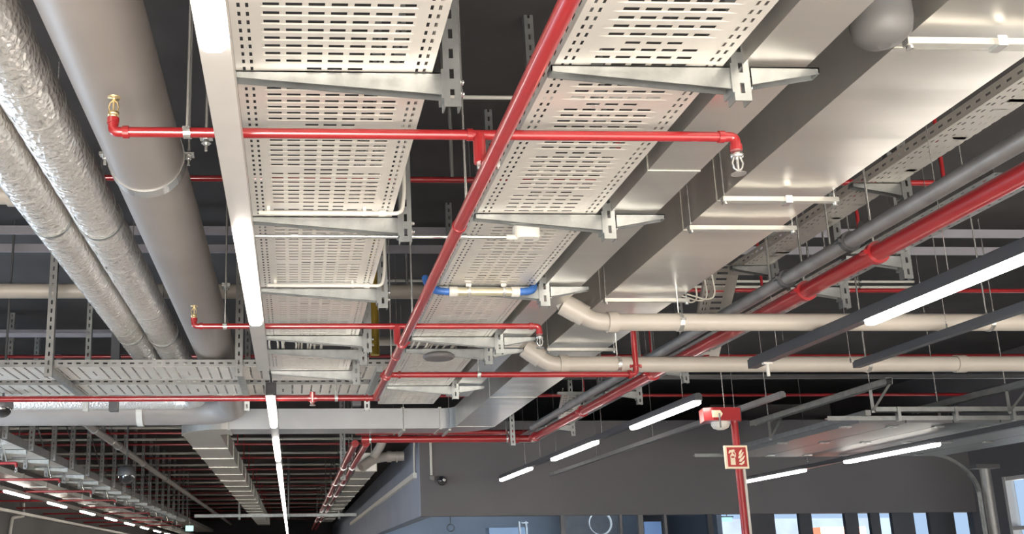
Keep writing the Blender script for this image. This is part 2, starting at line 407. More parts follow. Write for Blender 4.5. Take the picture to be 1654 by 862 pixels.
def light_strip(name, label, x, z, y0, y1, lights, w, h=.05, m=HOUSE, wires=(), x1=None, lw=None, group=None):
    x1 = x if x1 is None else x1
    X = lambda y: x + (x1 - x) * (y - y0) / (y1 - y0)
    t = thing(name, label, 'strip light', (X((y0 + y1) / 2), (y0 + y1) / 2, z), group); lw = lw or w * .86
    mb = MB(); mb.beam((x, y0, z + .012 + h / 2), (x1, y1, z + .012 + h / 2), w, h)
    mb.beam((x, y0, z + .012 + h + .006), (x1, y1, z + .012 + h + .006), w * .6, .012)
    mb.build('trunking', m, t)
    for a, b in lights:
        mb = MB(); rings = []
        for yy, k in ((a, .55), (a + .012, .9), (a + .03, 1), (b - .03, 1), (b - .012, .9), (b, .55)):
            q = lw / 2 * k; xx = X(yy); rings.append([(xx - q, yy, z + .012), (xx + q, yy, z + .012), (xx + q * .95, yy, z - .010 * k), (xx + q * .6, yy, z - .020 * k), (xx - q * .6, yy, z - .020 * k), (xx - q * .95, yy, z - .010 * k)])
        mb.loft(rings, True, False); mb.build('light_diffuser', LENS, t)
    for yy in wires:
        MB().tube([(X(yy), yy, z + .06), (X(yy), yy, CZ)], .0022, 6).build('suspension_wire', CHROME, t)
        MB().lathe((X(yy), yy, z + .06), [(.006, 0), (.006, .03), (.003, .035)], 8).build('wire_gripper', CHROME, t)
    return t
def duct_run(t, a, b, w, h, flanges, m=DUCT, slim=False):
    """rectangular duct along a->b (bottom centre line); a, b along x or y"""
    a = Vector(a); b = Vector(b); ax = (b - a).normalized(); L = (b - a).length
    cuts = [0] + sorted(f for f in flanges if 0.02 < f < L - 0.02) + [L]
    for i in range(len(cuts) - 1):
        p = a + ax * cuts[i]; q = a + ax * cuts[i + 1]; mb = MB()
        sd = ax.cross(Vector((0, 0, 1))) * (w / 2); n = max(1, round((cuts[i + 1] - cuts[i]) / .3)); rings = []
        for k in range(n * 2 + 1):
            c = p.lerp(q, k / (n * 2)); d = .0035 if k % 2 else 0.0
            rings.append([c - sd + Vector((0, 0, 0)), c + Vector((0, 0, -d)), c + sd, c + sd + Vector((0, 0, h)), c + Vector((0, 0, h)), c - sd + Vector((0, 0, h))])
        mb.loft(rings, True, False); mb.build('duct_section', m, t)
    for f in flanges:
        c = a + ax * f; mb = MB(); e, k = (.003, .006) if slim else (.012, .018)
        sd = ax.cross(Vector((0, 0, 1)))
        for zz in (-e / 2 - .0, h + e / 2): mb.beam(c - sd * (w / 2 + e) + Vector((0, 0, zz)), c + sd * (w / 2 + e) + Vector((0, 0, zz)), k * 2, e)
        for s in (-1, 1): mb.beam(c + sd * s * (w / 2 + e / 2) + Vector((0, 0, 0)), c + sd * s * (w / 2 + e / 2) + Vector((0, 0, h)), e, k * 2)
        mb.build('duct_flange', FLANGE, t)

# ================================================================ LEFT PERFORATED TRAY (tray one)
ZT = 1.52
t1l = avX(ZT, (385, 112), (413, 400), (430, 545)); t1r = avX(ZT, (682, 130), (622, 400), (565, 600))
YA = P(500, 546, ZT).y; YB1 = P(500, 566, ZT).y; YE1 = P(500, 614, ZT).y
tray('cable_tray', 'wide pale perforated cable tray beside the long strip light, left of the red main pipe', (t1l, 1.6, ZT), (1, 0, 0), (0, 1, 0), t1r - t1l, YA - 1.6)
tray('cable_tray', 'short perforated tray section behind the cable gap, ending above the crossing trays', (t1l, YB1, ZT), (1, 0, 0), (0, 1, 0), t1r - t1l, YE1 - YB1, phase=3)
# second tray
t2l = avX(ZT, (885, 115), (772, 340), (668, 545)); t2r = avX(ZT, (1134, 130), (965, 345), (800, 540))
YA2 = P(730, 547, ZT).y; YB2 = P(730, 568, ZT).y; YE2 = P(650, 652, ZT).y
tray('cable_tray', 'pale perforated cable tray between the thick red main pipe and the narrow grey duct', (t2l, 1.6, ZT), (1, 0, 0), (0, 1, 0), t2r - t2l, YA2 - 1.6, phase=4)
tray('cable_tray', 'perforated tray section with the round disc beneath it, behind the cable gap', (t2l, YB2, ZT), (1, 0, 0), (0, 1, 0), t2r - t2l, YE2 - YB2, phase=2)

# brackets
def bracket(i, x_tip, x_post, y, ztop, label, group, wing=None, drop=.115, zc=CZ):
    t = thing('tray_bracket', label, 'bracket', (x_post, y, ztop - drop), group)
    post_mb(x_post + .027, y, ztop - drop, zc).build('post', STEEL, t)
    arm_mb(x_tip, x_post - .004, y, ztop).build('arm', STEEL, t)
    pl_ = plate_mb(x_post - .004, y, ztop).build('arm_plate', STEEL, t)
    for dz in (-.02, -.06): bolt_mb((x_post + .056, y + .025, ztop + dz), (1, 0, 0)).build('bolt', CHROME, pl_)
    if wing: arm_mb(wing, x_post + .06, y, ztop, .02, .06).build('wing_arm', STEEL, t)
    return t
for i, yy in enumerate((114, 349, 464, 541, 563, 598)):
    Y = P(500, yy, ZT).y
    bracket(i, t1l - .01, t1r + .035 - (0 if i < 3 else .0), Y, ZT - .002,
            'galvanised bracket holding the tray nearest the strip light, ' + nth(i), 'brackets under the left tray')
YR2 = []
d1l = avX(1.53, (1168, 139), (1043, 280)); d1r = avX(1.53, (1272, 139), (1128, 280), (980, 423), (891, 506))
for i, yy in enumerate((103, 344, 461, 543, 562, 622)):
    Y = P(850, yy, ZT).y; YR2.append(Y)
    bracket(i, t2l - .01, t2r + .03, Y, ZT - .002,
            'galvanised bracket with a wing under the narrow duct, ' + nth(i), 'brackets under the middle tray', wing=d1r + .03)
# cables showing in the gaps
for (x0, x1, ya, yb, n, who) in ((t1l, t1r, YA, YB1, 12, 'left'), (t2l, t2r, YA2, YB2, 9, 'middle')):
    for i in range(n):
        x = x0 + .03 + (x1 - x0 - .1) * i / n * .8 + random.uniform(-.006, .006); dx = random.uniform(-.03, .05)
        p = [(x - dx * .3, ya - .25, ZT + .012), (x, ya - .03, ZT + .014), (x + dx, (ya + yb) / 2, ZT + .004 + random.uniform(0, .02)), (x + dx * .8, yb + .05, ZT + .014), (x + dx, yb + .3, ZT + .012)]
        o = MB().tube(rounded(p, .05), .007, 8).build('cable', CABLE)
        tag(o, 'pale cable bridging the gap in the %s perforated tray' % who, 'cable', 'cables in the gap of the %s tray' % who)

# conduits fixed under tray one
def tray_conduit(x0, x1, yy, label):
    Y = P(500, yy, ZT - .03).y; a = Vector((x0, Y, ZT - .03)); b = Vector((x1, Y, ZT - .03))
    t = thing('conduit', label, 'conduit', a)
    MB().tube([a, b], .010, 12).build('rigid_tube', WHITE, t)
    MB().tube([b, b + Vector((.03, 0, 0))], .015, 12).build('end_socket', WHITE, t)
    MB().tube(rounded([b + Vector((.03, 0, 0)), b + Vector((.10, 0, 0)), b + Vector((.12, .05, .12)), b + Vector((.12, .1, .5))], .07), .009, 12).build('flexible_tube', WHITE, t)
    for f in (.08, .88):
        c = a.lerp(b, f); mb = MB(); mb.ring(c, (1, 0, 0), .010, .014, .012, 14); mb.cbox(c + Vector((0, 0, .02)), .014, .014, .02); mb.build('saddle', WHITE, t)
P1 = lambda px, yy, z=ZT - .03: P(px, yy, z).x
tray_conduit(P1(418, 344), P1(612, 344), 344, 'cream conduit with curved tail along the second bracket of the left tray')
tray_conduit(P1(432, 461), P1(588, 461), 461, 'cream conduit with curved tail along the third bracket of the left tray')
zc = 1.44; a = P(405, 381, zc); b = P(820, 379, zc); b.y = a.y
t = thing('conduit', 'long thin metal conduit running across behind the red main to the detector box', 'conduit', a)
MB().tube([a, b], .009, 12).build('rigid_tube', CHROME, t)
for f in (.17, .83): MB().ring(a.lerp(b, f), (1, 0, 0), .009, .014, .03, 14).build('coupling', CHROME, t)
MB().tube([b, b + Vector((.05, 0, 0))], .013, 12).build('end_socket', WHITE, t)
# detector box
c = P(850, 377, 1.46); t = thing('detector_box', 'pale rounded detector box under the middle tray at the conduit end', 'detector', c)
mb = MB(); pts = []
for k in range(24):
    an = 2 * math.pi * k / 24; q = lambda v: math.copysign(abs(v) ** .6, v); pts.append((q(math.cos(an)), q(math.sin(an))))
mb.loft([[(c.x + p[0] * .06 * s, c.y + p[1] * .045 * s, c.z + z) for p in pts] for s, z in ((.85, -.028), (.97, -.02), (1, 0), (1, .03))], True, False)
mb.build('housing', WHITE, t); MB().cbox((c.x + .01, c.y, c.z - .029), .04, .012, .003).build('grille', POSTM, t)
MB().cbox((c.x - .02, c.y - .05, c.z + .032), .13, .03, .012).build('mounting_plate', STEEL, t)
# conduit with blue hoses on third bracket
Y = YR2[2] - .05; z = ZT - .05; x0 = P(733, 457, z).x; x1 = P(850, 457, z).x
t = thing('conduit', 'pale conduit section with blue corrugated hoses at both ends, under the middle tray', 'conduit', (x0, Y, z))
MB().tube([(x0, Y, z), (x1, Y, z)], .024, 18).build('rigid_tube', mat('yellowish_zinc', (.66, .62, .45), .3, .5), t)
for x in (x0, x1 - .045): MB().tube([(x, Y, z), (x + .045, Y, z)], .029, 18).build('end_socket', WHITE, t)
for f in (.28, .78):
    xx = x0 + (x1 - x0) * f; mb = MB(); mb.ring((xx, Y, z), (1, 0, 0), .024, .029, .016, 18); mb.cbox((xx, Y, z + .038), .03, .012, .02); mb.build('saddle', CHROME, t)
for s, x in ((-1, x0), (1, x1)):
    pts = rounded([(x, Y, z), (x + s * .06, Y, z + .004), (x + s * .10, Y + .06, z + .04), (x + s * .11, Y + .14, z + .12)], .05, 10)
    mb = MB(); path = []; rr = []
    for k in range(len(pts) - 1):
        for q in range(4): path.append(pts[k].lerp(pts[k + 1], q / 4)); rr.append(.019 if q % 2 else .022)
    path.append(pts[-1]); rr.append(.02); mb.tube(path, rr, 14); mb.build('blue_hose', BLUEH, t)
# round disc under tray two
c = P(709, 577, 1.46); t = thing('ceiling_speaker', 'dark grey round disc hanging flat under the middle tray', 'speaker', c)
mb = MB(); mb.lathe(c, [(.10, -.012), (.112, -.004), (.115, .01), (.09, .028), (.03, .034)], 32); mb.build('disc', mat('grey_disc', (.16, .15, .15), .5), t)
MB().cbox(c + Vector((0, 0, .046)), .10, .05, .024).build('mounting_bracket', STEEL, t)

# ================================================================ RED SPRINKLER PIPES
ZB, ZM = 1.45, 1.335
XM = avX(ZM, (817, 213), (707, 430), (655, 549), (607, 640))
branchY = []
def branch(xl, yl, xr, yr, label):
    xm = (xl + xr) / 2; Yb = (P(xl + 5, yl, ZB).y + P(xr - 8, yr, ZB).y) / 2; A = P(xl, yl, ZB).x; B = P(xr, yr, ZB).x
    t = thing('sprinkler_branch_pipe', label, 'sprinkler pipe', (XM, Yb, ZB))
    r = .0175
    MB().tube(rounded([(A, Yb, ZB + .045), (A, Yb, ZB), (B, Yb, ZB), (B, Yb, ZB - .045)], .028, 8), r, 16).build('pipe_run', RED, t)
    for (x, dz) in ((A, .04), (B, -.042)): MB().ring((x, Yb, ZB + dz), (0, 0, 1), r * .95, r * 1.2, .02, 16).build('fitting', RED, t)
    for x in (A + .045, B - .05, XM - .06): MB().ring((x, Yb, ZB), (1, 0, 0), r * .95, r * 1.25, .02, 16).build('fitting', RED, t)
    sprinkler_mb((A, Yb, ZB + .048), 1, 1.2).build('sprinkler_head', BRASS, t)
    sprinkler_mb((B, Yb, ZB - .05), -1, 1.35).build('sprinkler_head', CHROME, t)
    return t, Yb, A, B
b1, Y1, A1, B1 = branch(182, 213, 1187, 221, 'pale red sprinkler branch pipe crossing both trays, nearest to the camera')
b2, Y2, A2, B2 = branch(312, 524, 868, 529, 'dark red sprinkler branch pipe crossing both trays just before the cable gaps')
for t, Yb in ((b1, Y1), (b2, Y2)):
    r = .024; mb = MB(); mb.tube([(XM - .028, Yb, ZB), (XM - .028, Yb, ZM + .01)], .022, 16); mb.build('tee_riser', RED, t)
xh = P(302, 213, ZB).x; hanger(b1, (xh, Y1, ZB), (1, 0, 0), .0175)
xh = P(363, 525, ZB).x; hanger(b2, (xh, Y2, ZB), (1, 0, 0), .0175)
YX1 = P(700, 605, ZM).y; YX2 = P(500, 643, ZM).y
t = thing('red_main_pipe', 'thick pale red sprinkler main running away from the camera between the two trays', 'sprinkler pipe', (XM, 4, ZM))
MB().tube([(XM, 1.0, ZM), (XM, YX2, ZM)], .026, 22).build('pipe_run', RED, t)
for yy in (365, 575):
    Yc = P(735, yy, ZM).y; MB().ring((XM, Yc, ZM), (0, 1, 0), .025, .030, .02, 20).build('joint_ring', RED, t)
grooved(MB(), (XM, Y2 - .03, ZM), (0, 1, 0), .026).build('grooved_coupling', RED, t)
grooved(MB(), (XM, YX1 - .03, ZM), (0, 1, 0), .026).build('grooved_coupling', RED, t)
grooved(MB(), (XM, YX1 + .05, ZM), (0, 1, 0), .026).build('grooved_coupling', RED, t)
c = P(787, 268, ZM); mb = MB(); mb.torus((XM, c.y, ZM), (0, 1, 0), .034, .005, 24, 8, math.pi * -.1, math.pi * 1.1)
for s in (-1, 1): mb.cbox((XM + s * .034, c.y, ZM + .02), .012, .012, .05)
mb.build('pipe_clamp', CHROME, t)
for px, yy in ((728, 340), (645, 520), (615, 590)):
    Yc = P(px, yy, ZM).y; rod_to_ceiling((XM, Yc, ZM + .026), t)
# cross pipe joining main at right
xr = P(1025, 606, ZM).x
t = thing('red_cross_pipe', 'red pipe from the main to the right, turning up behind the lower beige pipe', 'sprinkler pipe', (XM, YX1, ZM))
MB().tube(rounded([(XM + .02, YX1, ZM), (xr, YX1, ZM), (xr, YX1, ZM + .30), (xr, YX1, CZ)], .04, 8), .0205, 16).build('pipe_run', RED, t)
grooved(MB(), (XM + .09, YX1, ZM), (1, 0, 0), .02).build('grooved_coupling', RED, t)
grooved(MB(), (xr - .05, YX1, ZM), (1, 0, 0), .024).build('grooved_coupling', RED, t)
grooved(MB(), (xr, YX1, ZM + .06), (0, 0, 1), .024).build('grooved_coupling', RED, t)
hanger(t, (P(772, 606, ZM).x, YX1, ZM), (1, 0, 0), .0205)
# far cross pipe to left
t = thing('red_cross_pipe', 'red pipe running left from the far end of the main under the crossing trays', 'sprinkler pipe', (-1, YX2, ZM))
MB().tube([(XL, YX2, ZM), (XM + .03, YX2, ZM)], .0235, 16).build('pipe_run', RED, t)
grooved(MB(), (XM - .07, YX2, ZM), (1, 0, 0), .0235).build('grooved_coupling', RED, t)
xx = P(505, 641, ZM).x; mb = MB(); mb.tube([(xx, YX2 - .02, ZM + .05), (xx, YX2, ZM - .03)], .024, 14); mb.ring((xx, YX2, ZM), (1, 0, 0), .023, .03, .07, 18); mb.build('outlet_tee', RED, t)
MB().lathe((xx, YX2, ZM - .03), [(.016, 0), (.016, .02), (.026, .024), (.026, .03)], 14, (0, 0, -1)).build('plug', CHROME, t)
c = Vector((P(543, 643, ZM).x, YX2, ZM)); clamp_mb(c, (1, 0, 0), .0235).build('pipe_clamp', CHROME, t); MB().tube([c + Vector((0, 0, .02)), (c.x, c.y, 1.562)], .006, 8).build('hanger_rod', CHROME, t); MB().cbox((c.x, c.y, 1.552), .16, .07, .014).build('fixing_plate', WHITE, t)

# ================================================================ FIRST STRIP LIGHTS
ZS = 1.285
xs = avX(ZS, (340, 78), (393, 375), (415, 522), (434, 597)); LY = lambda px, yy, z=ZS: P(px, yy, z).y
xs1 = P(351, 78, ZS).x; 
ye = LY(420, 602)
light_strip('strip_light', 'long pale grey trunking with two lit tubes left of the wide perforated tray', avX(ZS, (345, 78), (393, 375)), ZS, -3.8, ye,
            [(-3.4, -1.9), (-.9, .6), (LY(340, 78) - 1.5, LY(340, 78)), (LY(393, 375), LY(414, 522))], .082, x1=avX(ZS, (420, 560), (424, 597)), wires=(.9, LY(380, 470)))
segs = [(641, 688), (711, 743), (753, 778), (780, 800), (802, 815), (817, 827), (829, 838)]
ls = [(LY(440, a), LY(445, b)) for a, b in segs]; yy0 = ls[-1][1] + .3
while yy0 < 42: ls.append((yy0, yy0 + 1.5)); yy0 += 1.8
ls_ = light_strip('strip_light', 'receding line of bright tubes beginning below the crossing trays', avX(ZS, (439, 641), (441, 688)), ZS, LY(439, 636), 44, ls, .075,
            x1=avX(ZS, (457, 815), (461, 850)), wires=(7.0, 12, 18, 26))
c0 = P(438, 635, ZS); MB().box(c0.x - .04, c0.x + .04, c0.y - .09, c0.y + .01, ZS - .015, ZS + .07).build('end_cap', DARKP, ls_)
o = MB().tube(rounded([(c0.x, c0.y, ZS + .07), (c0.x, c0.y - .1, ZS + .12), (c0.x - .05, c0.y - .25, ZS + .26)], .06), .008, 8).build('cable', DARKP)
tag(o, 'short black feed cable looping up from the receding strip light', 'cable')

# ================================================================ DUCTS AT RIGHT OF TRAY TWO
ZD1 = 1.53
t = thing('air_duct', 'narrow grey sheet metal duct resting on the bracket wings', 'air duct', ((d1l + d1r) / 2, 5, ZD1))
ye = P(740, 640, ZD1).y
duct_run(t, ((d1l + d1r) / 2, 1.6, ZD1), ((d1l + d1r) / 2, ye, ZD1), d1r - d1l, .20, [P(1095, 276, ZD1).y - 1.6, P(800, 560, ZD1).y - 1.6], DUCT, slim=True)
ZD2 = 1.65
d2l = avX(ZD2, (1400, 110), (1155, 322), (950, 510)); d2r = avX(ZD2, (1640, 112), (1326, 325), (1075, 487))
w2 = d2r - d2l; xc = (d2l + d2r) / 2
YC = P(560, 692, ZD2).y                        # near bottom edge of the crossing part
WC = .50; H2 = .25
t = thing('air_duct', 'wide pale rectangular duct sloping from top right, then crossing left and receding', 'air duct', (xc, 6, ZD2))
y0 = 1.6; yend = YC - .15
fl = [P(1240, yy, ZD2).y - y0 for yy in (75, 325, 372, 487, 567, 640)]
duct_run(t, (xc, y0, ZD2), (xc, yend, ZD2), w2, H2, [f for f in fl if f < yend - y0] + [yend - y0], slim=True)
def duct_elbow(t, c, r0, r1, a0, a1, z, h, m):
    mb = MB(); rs = []
    for k in range(13):
        a = a0 + (a1 - a0) * k / 12; d = Vector((math.cos(a), math.sin(a), 0))
        rs.append([c + d * r0 + Vector((0, 0, z)), c + d * r1 + Vector((0, 0, z)), c + d * r1 + Vector((0, 0, z + h)), c + d * r0 + Vector((0, 0, z + h))])
    mb.loft(rs, True, False); mb.build('duct_elbow', m, t)
ri = .15
# elbow from running away (+y) to running left (-x)
duct_elbow(t, Vector((xc - w2 / 2 - ri, yend, 0)), ri, ri + w2, 0, math.pi / 2, ZD2, H2, DUCTG)
yc = yend + ri + w2 / 2
fdl = avX(ZD2, (290, 695), (420, 847)); fdr = avX(ZD2, (350, 695), (432, 847)); fxc = (fdl + fdr) / 2; fw = w2 * .92
xa = xc - w2 / 2 - ri; xb = fxc + fw / 2 + ri
duct_run(t, (xa, yc, ZD2), (xb, yc, ZD2), w2, H2, [0.02, xa - P(653, 690, ZD2).x, xa - xb - .01], DUCTG)
duct_elbow(t, Vector((xb, yc + w2 / 2 + ri, 0)), ri, ri + w2, math.pi, 1.5 * math.pi, ZD2, H2, DUCT)
ys = yc + w2 / 2 + ri
n = 20; fl = [1.35 * k for k in range(1, n)]
duct_run(t, (fxc, ys, ZD2), (fxc, ys + 27.5, ZD2), w2, H2, fl, DUCT)
# carrier rails with rods for the wide duct
for i, (yy, xl_, xr_) in enumerate(((73, 1400, 1660), (326, 1152, 1326), (372, 1098, 1240), (488, 962, 1072), (567, 873, 968))):
    z = ZD2 - .05; a = P(xl_, yy, z); b = P(xr_, yy, z); b.y = a.y
    a.x = d2l - .03; b.x = d2r + .03
    q = thing('duct_hanger', 'galvanised rail on thin rods carrying the wide duct, ' + nth(i), 'duct hanger', a, 'hangers under the wide duct')
    rl_ = MB().beam(a + Vector((0, 0, .012)), b + Vector((0, 0, .012)), .03, .022).build('rail', FLANGE, q)
    for x in (a.x + .012, b.x - .012):
        rod_to_ceiling((x, a.y, z + .02), q, .004); MB().lathe((x, a.y, z), [(.012, -.012), (.012, 0)], 6).build('nut', CHROME, rl_)
    if i < 2: MB().cbox(a.lerp(b, .55) + Vector((0, -.01, .004)), .03, .05, .035).build('rail_clip', CHROME, rl_)
for x in (P(653, 690, ZD2).x, P(727, 690, ZD2).x):
    q = thing('duct_hanger', 'thin rod and hooked rail holding the crossing duct at its ' + ('corner' if x > P(700, 690, ZD2).x else 'middle'), 'duct hanger', (x, YC, ZD2))
    rod_to_ceiling((x, yc - w2 / 2 - .03, ZD2 - .03), q, .005); MB().beam((x, yc - w2 / 2 - .05, ZD2 - .025), (x, yc + w2 / 2 + .05, ZD2 - .025), .03, .02).build('rail', FLANGE, q)

# dark round speaker in the upper right
c = P(1427, 62, 1.60); t = thing('pendant_speaker', 'grey rounded pendant speaker beside the wide duct at the top right', 'speaker', c)
mb = MB(); mb.lathe(c + Vector((0, 0, .30)), [(.02, .06), (.07, .03), (.088, -.02), (.09, -.25), (.082, -.29), (.055, -.315), (.02, -.325)], 32)
mb.build('housing', mat('grey_speaker', (.12, .12, .12), .5), t); rod_to_ceiling(c + Vector((0, 0, .34)), t, .006)

# ================================================================ LEFT: FOIL DUCTS AND BIG PIPE
def foil_duct(label, edges_l, edges_r, zc, yend, turn=False):
    xl_ = avX(zc, *edges_l); xr_ = avX(zc, *edges_r); r = (xr_ - xl_) / 2; x = (xl_ + xr_) / 2
    t = thing('foil_duct', label, 'insulated duct', (x, 5, zc)); n = 30; mb = MB(); rings = []
    pts = [Vector((x, 1.2 + (yend - 1.2) * k / 110, zc)) for k in range(111)]
    if turn:
        R = .3
        for k in range(1, 9):
            a = math.pi / 2 * k / 8; pts.append(Vector((x - R + R * math.cos(a), yend + R * math.sin(a), zc)))
        for k in range(1, 30): pts.append(Vector((x - R - (x - R - XL) * k / 29, yend + R, zc)))
    rr = [r * (1 + .012 * random.uniform(-1, 1) - (.02 if k % 5 == 0 else 0)) for k in range(len(pts))]
    mb.tube(pts, rr, n); mb.build('foil_jacket', FOIL, t)
    for k in range(0, 28):
        Yk = 1.5 + k * .29
        if Yk > yend: break
        MB().ring((x, Yk, zc), (0, 1, 0), r * .99, r * 1.008, .004, 30).build('tie_band', POSTM, t)
    # short staple marks along the lower side
    for k in range(24):
        Yk = 1.7 + k * .29
        for an in (-.55, .35):
            d = Vector((math.sin(an), 0, -math.cos(an))); MB().beam(Vector((x, Yk, zc)) + d * r * 1.012, Vector((x, Yk + .045, zc)) + d * r * 1.012, .004, .003).build('tape_mark', POSTM, t)
    for Yk in (2.4, 5.2, 7.9):
        MB().ring((x, Yk, zc), (0, 1, 0), r * 1.01, r * 1.03, .03, 30).build('hanger_band', STEEL, t); rod_to_ceiling((x, Yk, zc + r), t)
    return x, r
ZF = 1.88
foil_duct('crinkled silver foil duct farthest to the left', [(0, 282), (98, 400), (205, 575)], [(0, 168), (148, 400), (256, 575)], ZF, 9.6)
foil_duct('crinkled silver foil duct between the other foil duct and the brown pipe', [(0, 150), (150, 400), (264, 575)], [(52, 60), (226, 400), (305, 575)], ZF, 10.9, True)
ZP = 1.80
pl = avX(ZP, (148, 231), (239, 377), (320, 565)); pr = avX(ZP, (330, 377), (298, 260)); r = (pr - pl) / 2; xp = (pl + pr) / 2
yt = 11.6
t = thing('large_drain_pipe', 'large brown grey plastic pipe next to the foil ducts, bending left far away', 'pipe', (xp, 5, ZP))
MB().tube(rounded([(xp, 1.2, ZP), (xp, yt, ZP), (XL, yt, ZP)], .7, 12), r, 36).build('pipe_run', BROWN, t)
for i, yy in enumerate((313, 640)):
    Yc = P(245, yy, ZP - r).y
    mb = MB(); mb.ring((xp, Yc, ZP), (0, 1, 0), r, r + .006, .075, 40)
    mb.build('pipe_clamp', CHROME, t)
    for s in (-1, 1):
        mb = MB(); q = Vector((xp + s * (r + .02), Yc, ZP + .02)); mb.cbox(q, .05, .04, .012); mb.lathe(q, [(.014, -.02), (.014, -.005), (.008, -.005), (.008, .03)], 6); mb.tube([q - Vector((0, 0, .05)), q], .007, 8); mb.build('clamp_bolt', CHROME, t)
    for s in (-1, 1): rod_to_ceiling((xp + s * (r + .02), Yc, ZP + .02), t, .006)
for yy in (8.8,): MB().tube([(xp, yy, ZP), (xp, yy + .12, ZP)], r * 1.03, 36).build('socket', BROWN, t)
xx = P(207, 668, ZP - r).x; mb = MB(); mb.ring((xx, yt, ZP), (1, 0, 0), r, r + .012, .07, 30); mb.build('coupling', WHITE, t)
# a pair of nuts & fitting near branch one
for i, (px_, py_, lab) in enumerate(((333, 232, 'small threaded rod end with nuts beside the strip trunking'), (365, 468, 'twin threaded rod ends with nuts left of the second lit tube'))):
    c = P(px_, py_, 1.62 if i == 0 else 1.7); q = thing('rod_hanger', lab, 'hanger', c)
    rod_to_ceiling(c - Vector((0, 0, .03)), q, .006); MB().lathe(c, [(.02, 0), (.02, .008), (.011, .008), (.011, .02)], 6).build('nut', CHROME, q)
    MB().cbox(c + Vector((0, 0, .03)), .05, .04, .02).build('clip', CHROME, q)

# ================================================================ CROSSING TRAYS LOW LEFT
ya = P(200, 592, 1.56).y; yb = P(200, 613, 1.56).y; yc_ = P(200, 621, 1.56).y; yd = P(200, 638, 1.56).y
xe = P(690, 630, 1.56).x
tray('cable_tray', 'perforated tray crossing left to right, the nearer of the crossing pair', (XL + .02, ya, 1.56), (0, 1, 0), (1, 0, 0), yb - ya, P(640, 600, 1.56).x - XL, h=.055, edge=False, slot=.05, gap=.006, pitch=.085, rail=POSTM)
tray('cable_tray', 'perforated tray crossing left to right, the farther of the crossing pair', (XL + .02, yc_, 1.56), (0, 1, 0), (1, 0, 0), yd - yc_, xe - XL, h=.055, edge=False, slot=.05, gap=.006, pitch=.085, rail=POSTM)
for i, (px_, desc) in enumerate(((88, 'at the far left'), (388, 'just left of the strip light'), (610, 'below the end of the red main'))):
    x = P(px_, 600, 1.55).x; q = thing('tray_trapeze', 'slotted post and long arm carrying the crossing trays ' + desc, 'bracket', (x, ya, 1.45), 'supports of the crossing trays')
    if i < 2: post_mb(x, ya - .06, 1.47, CZ, .06, .05).build('post', POSTM, q)
    MB().beam((x, ya - .02, 1.535), (x, yd + .05, 1.535), .05, .045).build('arm', STEEL, q)
    x2 = P(px_ + (50 if i == 0 else 5), 650, 1.5).x
    post_mb(x, yd + .05, 1.42, CZ, .05, .05).build('rear_post', STEEL, q)
x = P(142, 560, 1.6).x; o = MB().box(P(134, 560, 2).x, P(150, 560, 2).x, 10.4, 10.5, 1.62, CZ).build('steel_column', GREYD)
tag(o, 'dark steel hanger column behind the foil duct above the crossing trays', 'column')
# cream sheet duct above and far
# dome under far left
def dome_camera(label, c, r, m=DOME, body=GREYD, arm=None):
    c = Vector(c); q = thing('dome_camera', label, 'camera', c)
    MB().lathe(c, [(r * 1.1, 0), (r * 1.12, .3 * r), (r * 1.05, .9 * r), (r * .5, 1.2 * r)], 24).build('housing', body, q)
    MB().lathe(c, [(r * math.cos(a), -r * math.sin(a)) for a in [math.pi / 2 * k / 8 for k in range(9)]], 24).build('dome_cover', m, q)
    if arm: MB().tube([c + Vector((0, 0, r)), (c.x, c.y, CZ)], .012, 10).build('drop_tube', GREYD, q)
    return q
dome_camera('smoked dome camera cut off by the left edge of the photo', P(4, 659, 1.42), .085, arm=1)
dome_camera('smoked dome camera hanging among the slotted posts at lower left', P(204, 768, 1.45), .13, arm=1)

# beige and other cross pipes in the background
zq = 2.25; Yq = P(200, 470, zq).y
straight_pipe('beige_drain_pipe', 'beige pipe crossing high behind the foil ducts and trays', (XL, Yq, zq), (P(900, 473, zq).x, Yq, zq), .062, BEIGE, hang=(.12, .55, .8), couplings=(.3, .62))
Yq = P(620, 551, zq).y
straight_pipe('beige_drain_pipe', 'thin beige pipe seen between the two trays beside the yellow pipe', (P(500, 551, zq).x, Yq, zq), (P(900, 551, zq).x, Yq, zq), .045, BEIGE, hang=(.35,))
Yq = P(10, 315, 2.3).y
straight_pipe('beige_drain_pipe', 'short beige pipe stub at the left edge behind the foil duct', (XL, Yq, 2.3), (P(72, 318, 2.3).x, Yq, 2.3), .06, BEIGE, hang=(.8,), couplings=(.96,))
x = P(632, 500, 2.0).x; o = MB().tube([(x, 9.3, 2.0 - .02), (x, 9.3, CZ)], .045, 16).build('yellow_pipe', YELLOW); tag(o, 'dull yellow vertical pipe in the dark gap between the trays', 'pipe')
o = MB().box(P(604, 500, 2).x, P(622, 500, 2).x, 10.6, 10.7, 1.7, CZ).build('steel_column', GREYD); tag(o, 'dark steel hanger column left of the yellow pipe', 'column')

